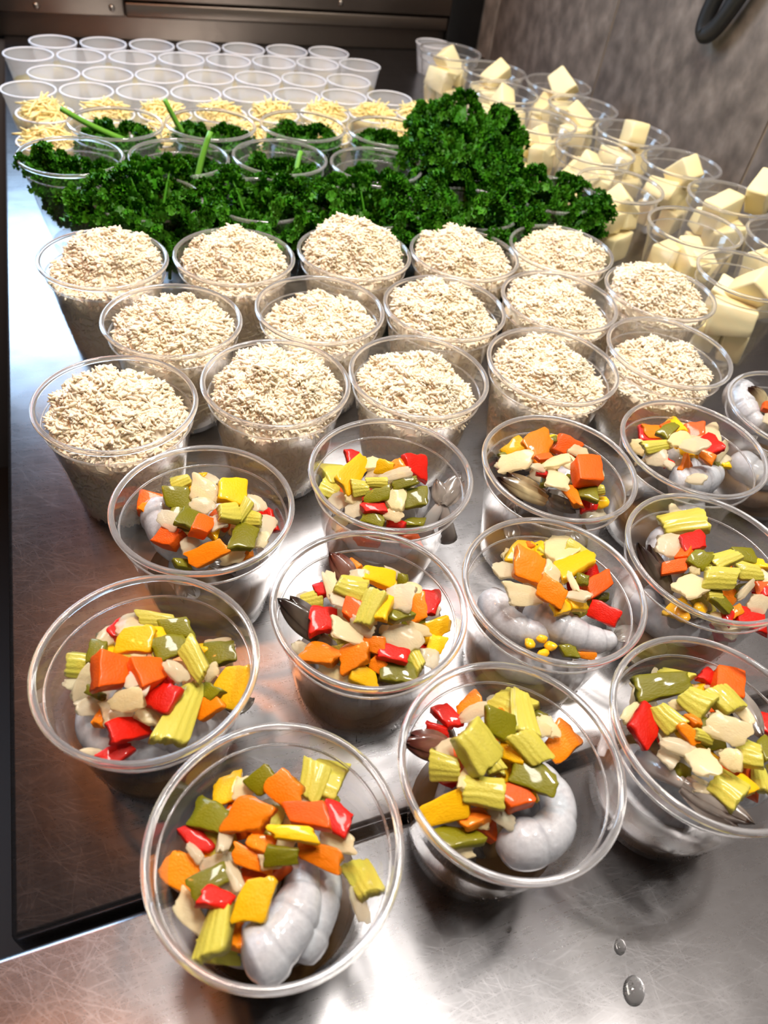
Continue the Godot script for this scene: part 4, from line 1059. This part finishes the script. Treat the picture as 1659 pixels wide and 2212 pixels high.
func butter_cups() -> void:
	var pats := []
	for i in 4:
		pats.append(butter_pat(i))
	var peak := {"BU2": 0.086, "BU4": 0.094, "BU6": 0.076, "BU8": 0.092, "BU10": 0.086, "BU12": 0.094, "BU1": 0.078, "BU13": 0.082, "BU14": 0.07, "BU3": 0.078, "BU5": 0.066, "BU7": 0.070, "BU9": 0.072, "BU11": 0.062}
	var left := ["BU1", "BU2", "BU3", "BU5", "BU7", "BU9", "BU11", "BU13"]
	var right := ["BU4", "BU6", "BU8", "BU10", "BU12", "BU14"]
	var i := 0
	for k in BUTTER_CUPS:
		var at := Vector2(BUTTER_CUPS[k][0], BUTTER_CUPS[k][1])
		var col: Array = left if k in left else right
		var n: int = col.size() - 1 - col.find(k)
		var side := "left-column" if col == left else "tile-side"
		var which: String = "%s %s butter cup" % ["nearest" if n == 0 else NTH[n] + "-nearest", side]
		clear_cup(at, "clear plastic cup holding pale butter pats, the %s" % which, "clear cups of butter pats", rng.randf() * TAU)
		var c := Vector3(at.x, 0, at.y)
		var a0 := rng.randf() * TAU
		var spots := []
		for j in 2:
			spots.append([Vector3(0.0145 * cos(a0 + PI * j), 0.0165, 0.0145 * sin(a0 + PI * j)), Basis(Vector3.UP, -a0 + PI / 2 + rng.randfn(0, 0.1)) * Basis(Vector3.RIGHT, rng.randfn(0, 0.15))])
		var a1 := a0 + 1.3 + rng.randf() * 0.5
		for j in 2:
			spots.append([Vector3(0.0150 * cos(a1 + PI * j), 0.042 + 0.004 * j, 0.0150 * sin(a1 + PI * j)), Basis(Vector3.UP, -a1 + PI / 2 + rng.randfn(0, 0.15)) * Basis(Vector3.RIGHT, PI / 2 * (j % 2) + rng.randfn(0, 0.25)) * Basis(Vector3.BACK, rng.randfn(0, 0.3))])
		var hi: float = peak[k]
		spots.append([Vector3(rng.randf_range(-0.009, 0.009), hi - 0.016, rng.randf_range(-0.009, 0.009)), Basis(Vector3.UP, rng.randf() * TAU) * Basis(Vector3.BACK, rng.randf_range(0.3, 1.0)) * Basis(Vector3.RIGHT, rng.randf_range(-0.5, 0.9))])
		if k == "BU12":
			spots[4] = [Vector3(0.028, 0.086, 0.012), Basis(Vector3.UP, 0.5) * Basis(Vector3.BACK, -1.0)]
			spots.append([Vector3(-0.012, 0.068, 0.006), Basis(Vector3.UP, 0.3) * Basis(Vector3.BACK, 0.2)])
		for s in spots:
			var o := put("butter_pat", pats[i % 4], M.butter, null, Transform3D(s[1], c + s[0]))
			reg(o, "pale yellow butter pat", "in the %s" % which, "butter", "butter pats in clear cups")
			i += 1


# ---------------------------------------------------------------- portion cups
var portion_wall: ArrayMesh
var portion_rim: ArrayMesh


func portion_cup(at: Vector2, label: String, group: String, juice := true) -> void:
	if portion_wall == null:
		portion_wall = lathe([Vector2(0, 0.002), Vector2(0.019, 0.002), Vector2(0.0215, 0.0004), Vector2(0.0228, 0.002), Vector2(0.0268, 0.024), Vector2(0.0292, 0.0375), Vector2(0.0298, 0.0385), Vector2(0.0304, 0.0450)], 48)
		portion_rim = ring(0.0308, 0.0449, 0.0012, 0.0011, 56, 8)
	var c := base("portion_cup", Vector3(at.x, 0, at.y), rng.randf() * TAU)
	put("wall", portion_wall, M.frosted, c)
	put("rim", portion_rim, M.frosted_rim, c)
	if juice:
		put("liquid", lathe([Vector2(0, 0.0026), Vector2(0.0218, 0.0026), Vector2(0.0245, 0.0150), Vector2(0, 0.0150)], 32), M.juice, c)
	tag(c, label, "cup", group)


func portion_cups() -> void:
	var rows := [["back", 7, -0.0110, 0.0667, -1.245], ["second", 8, -0.0440, 0.0663, -1.183], ["third", 7, -0.0160, 0.0655, -1.105], ["fourth", 8, -0.0470, 0.0659, -1.040]]
	var total := 0
	for r in rows:
		for i in int(r[1]):
			var z: float = r[4] + 0.010 * float(i) / (r[1] - 1) + (0.006 if r[0] == "fourth" else 0.0) * i / 7.0
			portion_cup(Vector2(r[2] + r[3] * i, z), "empty-looking frosted portion cup, %s in the %s row from the back wall" % [ORD[i], "first" if r[0] == "back" else r[0]], "frosted portion cups")
			total += 1
	portion_cup(Vector2(0.601, -1.309), "single frosted portion cup standing behind the butter cups", "", false)
	# cheese
	var st := tool()
	sweep(st, [Vector3(-0.011, 0, 0), Vector3(-0.004, 0.0012, 0.0008), Vector3(0.004, 0.0012, -0.0006), Vector3(0.011, 0, 0)], [0.0009, 0.0012, 0.0012, 0.0008], 5)
	var shred := done(st)
	shred.surface_set_material(0, M.cheese)
	var heap := lathe([Vector2(0, 0.003), Vector2(0.0215, 0.003), Vector2(0.0282, 0.037), Vector2(0.026, 0.044), Vector2(0.016, 0.050), Vector2(0, 0.052)], 28)
	var spots := []
	for i in 8:
		spots.append([Vector2(-0.031 + 0.0662 * i, -0.957), "%s in the cheese row" % ORD[i]])
	var fx := [-0.0315, 0.0860, 0.1830, 0.2800, 0.3755]
	for i in 5:
		spots.append([Vector2(fx[i], -0.884 if i > 0 else -0.872), "%s close behind the kale cups" % ORD[i]])
	for s in spots:
		var at: Vector2 = s[0]
		portion_cup(at, "frosted portion cup of shredded cheese, %s" % s[1], "frosted cups of shredded cheese", false)
		var o := put("shredded_cheese", heap, M.cheese, null, Transform3D(Basis(), Vector3(at.x, 0, at.y)))
		tag(o, "heap of pale yellow shredded cheese, %s" % s[1], "cheese", "shredded cheese in frosted cups", "stuff")
		var mm := MultiMesh.new()
		mm.transform_format = MultiMesh.TRANSFORM_3D
		mm.use_colors = true
		mm.mesh = shred
		mm.instance_count = 170
		for i in 170:
			var a := rng.randf() * TAU
			var r := sqrt(rng.randf()) * 0.024
			var y := 0.052 - 0.008 * pow(r / 0.024, 2.0) + rng.randf_range(-0.002, 0.005)
			var stick := rng.randfn(0.0, 0.25) if i > 10 else rng.randf_range(0.5, 1.3)
			if i > 110:
				y = rng.randf_range(0.006, 0.040)
				r = lerpf(0.0222, 0.0283, y / 0.040) - 0.0012
				stick = rng.randfn(0.0, 0.5)
			var b := Basis(Vector3.UP, -a + PI / 2 if i > 110 else rng.randf() * TAU) * Basis(Vector3.BACK, stick)
			mm.set_instance_transform(i, Transform3D(b.scaled(Vector3.ONE * (0.6 if i > 110 else rng.randf_range(0.7, 1.1))), Vector3(r * cos(a), y, r * sin(a))))
			var v := rng.randf_range(0.9, 1.05)
			mm.set_instance_color(i, Color(v, v * 0.99, v * rng.randf_range(0.85, 1.0)))
		var mi := MultiMeshInstance3D.new()
		mi.name = "shreds"
		mi.multimesh = mm
		mi.set_meta("kind", "stuff")
		o.add_child(mi, true)


# ---------------------------------------------------------------- small things
func small_things() -> void:
	var o := base("hanging_utensil", Vector3(0.738, 0.18, -0.826))
	var st := tool()
	var pts := []
	for i in 48:
		var a := TAU * i / 48
		var z := 0.0175 * cos(a)
		var y := 0.075 + 0.075 * signf(sin(a)) * pow(absf(sin(a)), 0.55) if absf(sin(a)) > 1e-4 else 0.075
		pts.append(Vector3(0, y, z * (1.0 + 0.15 * (y - 0.075) / 0.075)))
	var rad := []
	rad.resize(48)
	rad.fill(0.0105)
	sweep(st, pts, rad, 10, 0.9, none, true)
	put("loop_handle", done(st), M.rubber, o, Transform3D(Basis(Vector3.RIGHT, 0.35), Vector3.ZERO))
	var hk := tool()
	sweep(hk, [Vector3(0.022, 0.145, -0.05), Vector3(-0.004, 0.143, -0.05), Vector3(-0.016, 0.146, -0.05), Vector3(-0.018, 0.158, -0.05)], [0.003, 0.003, 0.003, 0.003], 8)
	put("hook", done(hk), M.screw, o)
	tag(o, "dark grey rubber loop handle of a utensil hanging on the tiled wall", "utensil")
	var drop := lathe([Vector2(1.0, 0.0), Vector2(0.97, 0.12), Vector2(0.8, 0.28), Vector2(0.5, 0.38), Vector2(0.0, 0.42)], 20)
	for d in [[Vector3(0.1626, 0, -0.0111), 0.0062, "largest water drop on the steel near the bottom edge"], [Vector3(0.1661, 0, -0.0275), 0.0035, "thin water drop on the steel above the largest drop"], [Vector3(0.1205, 0, -0.0500), 0.0016, "tiny water bead on the steel below the front middle cup"]]:
		var p: Vector3 = d[0]
		var w := put("water_drop", drop, M.water, null, Transform3D(Basis(Vector3.UP, 0.7).scaled_local(Vector3(d[1], d[1] * 0.5, d[1] * 0.75)), p + Vector3(0, -0.0004, 0)))
		tag(w, d[2], "water drop", "water drops on the steel")
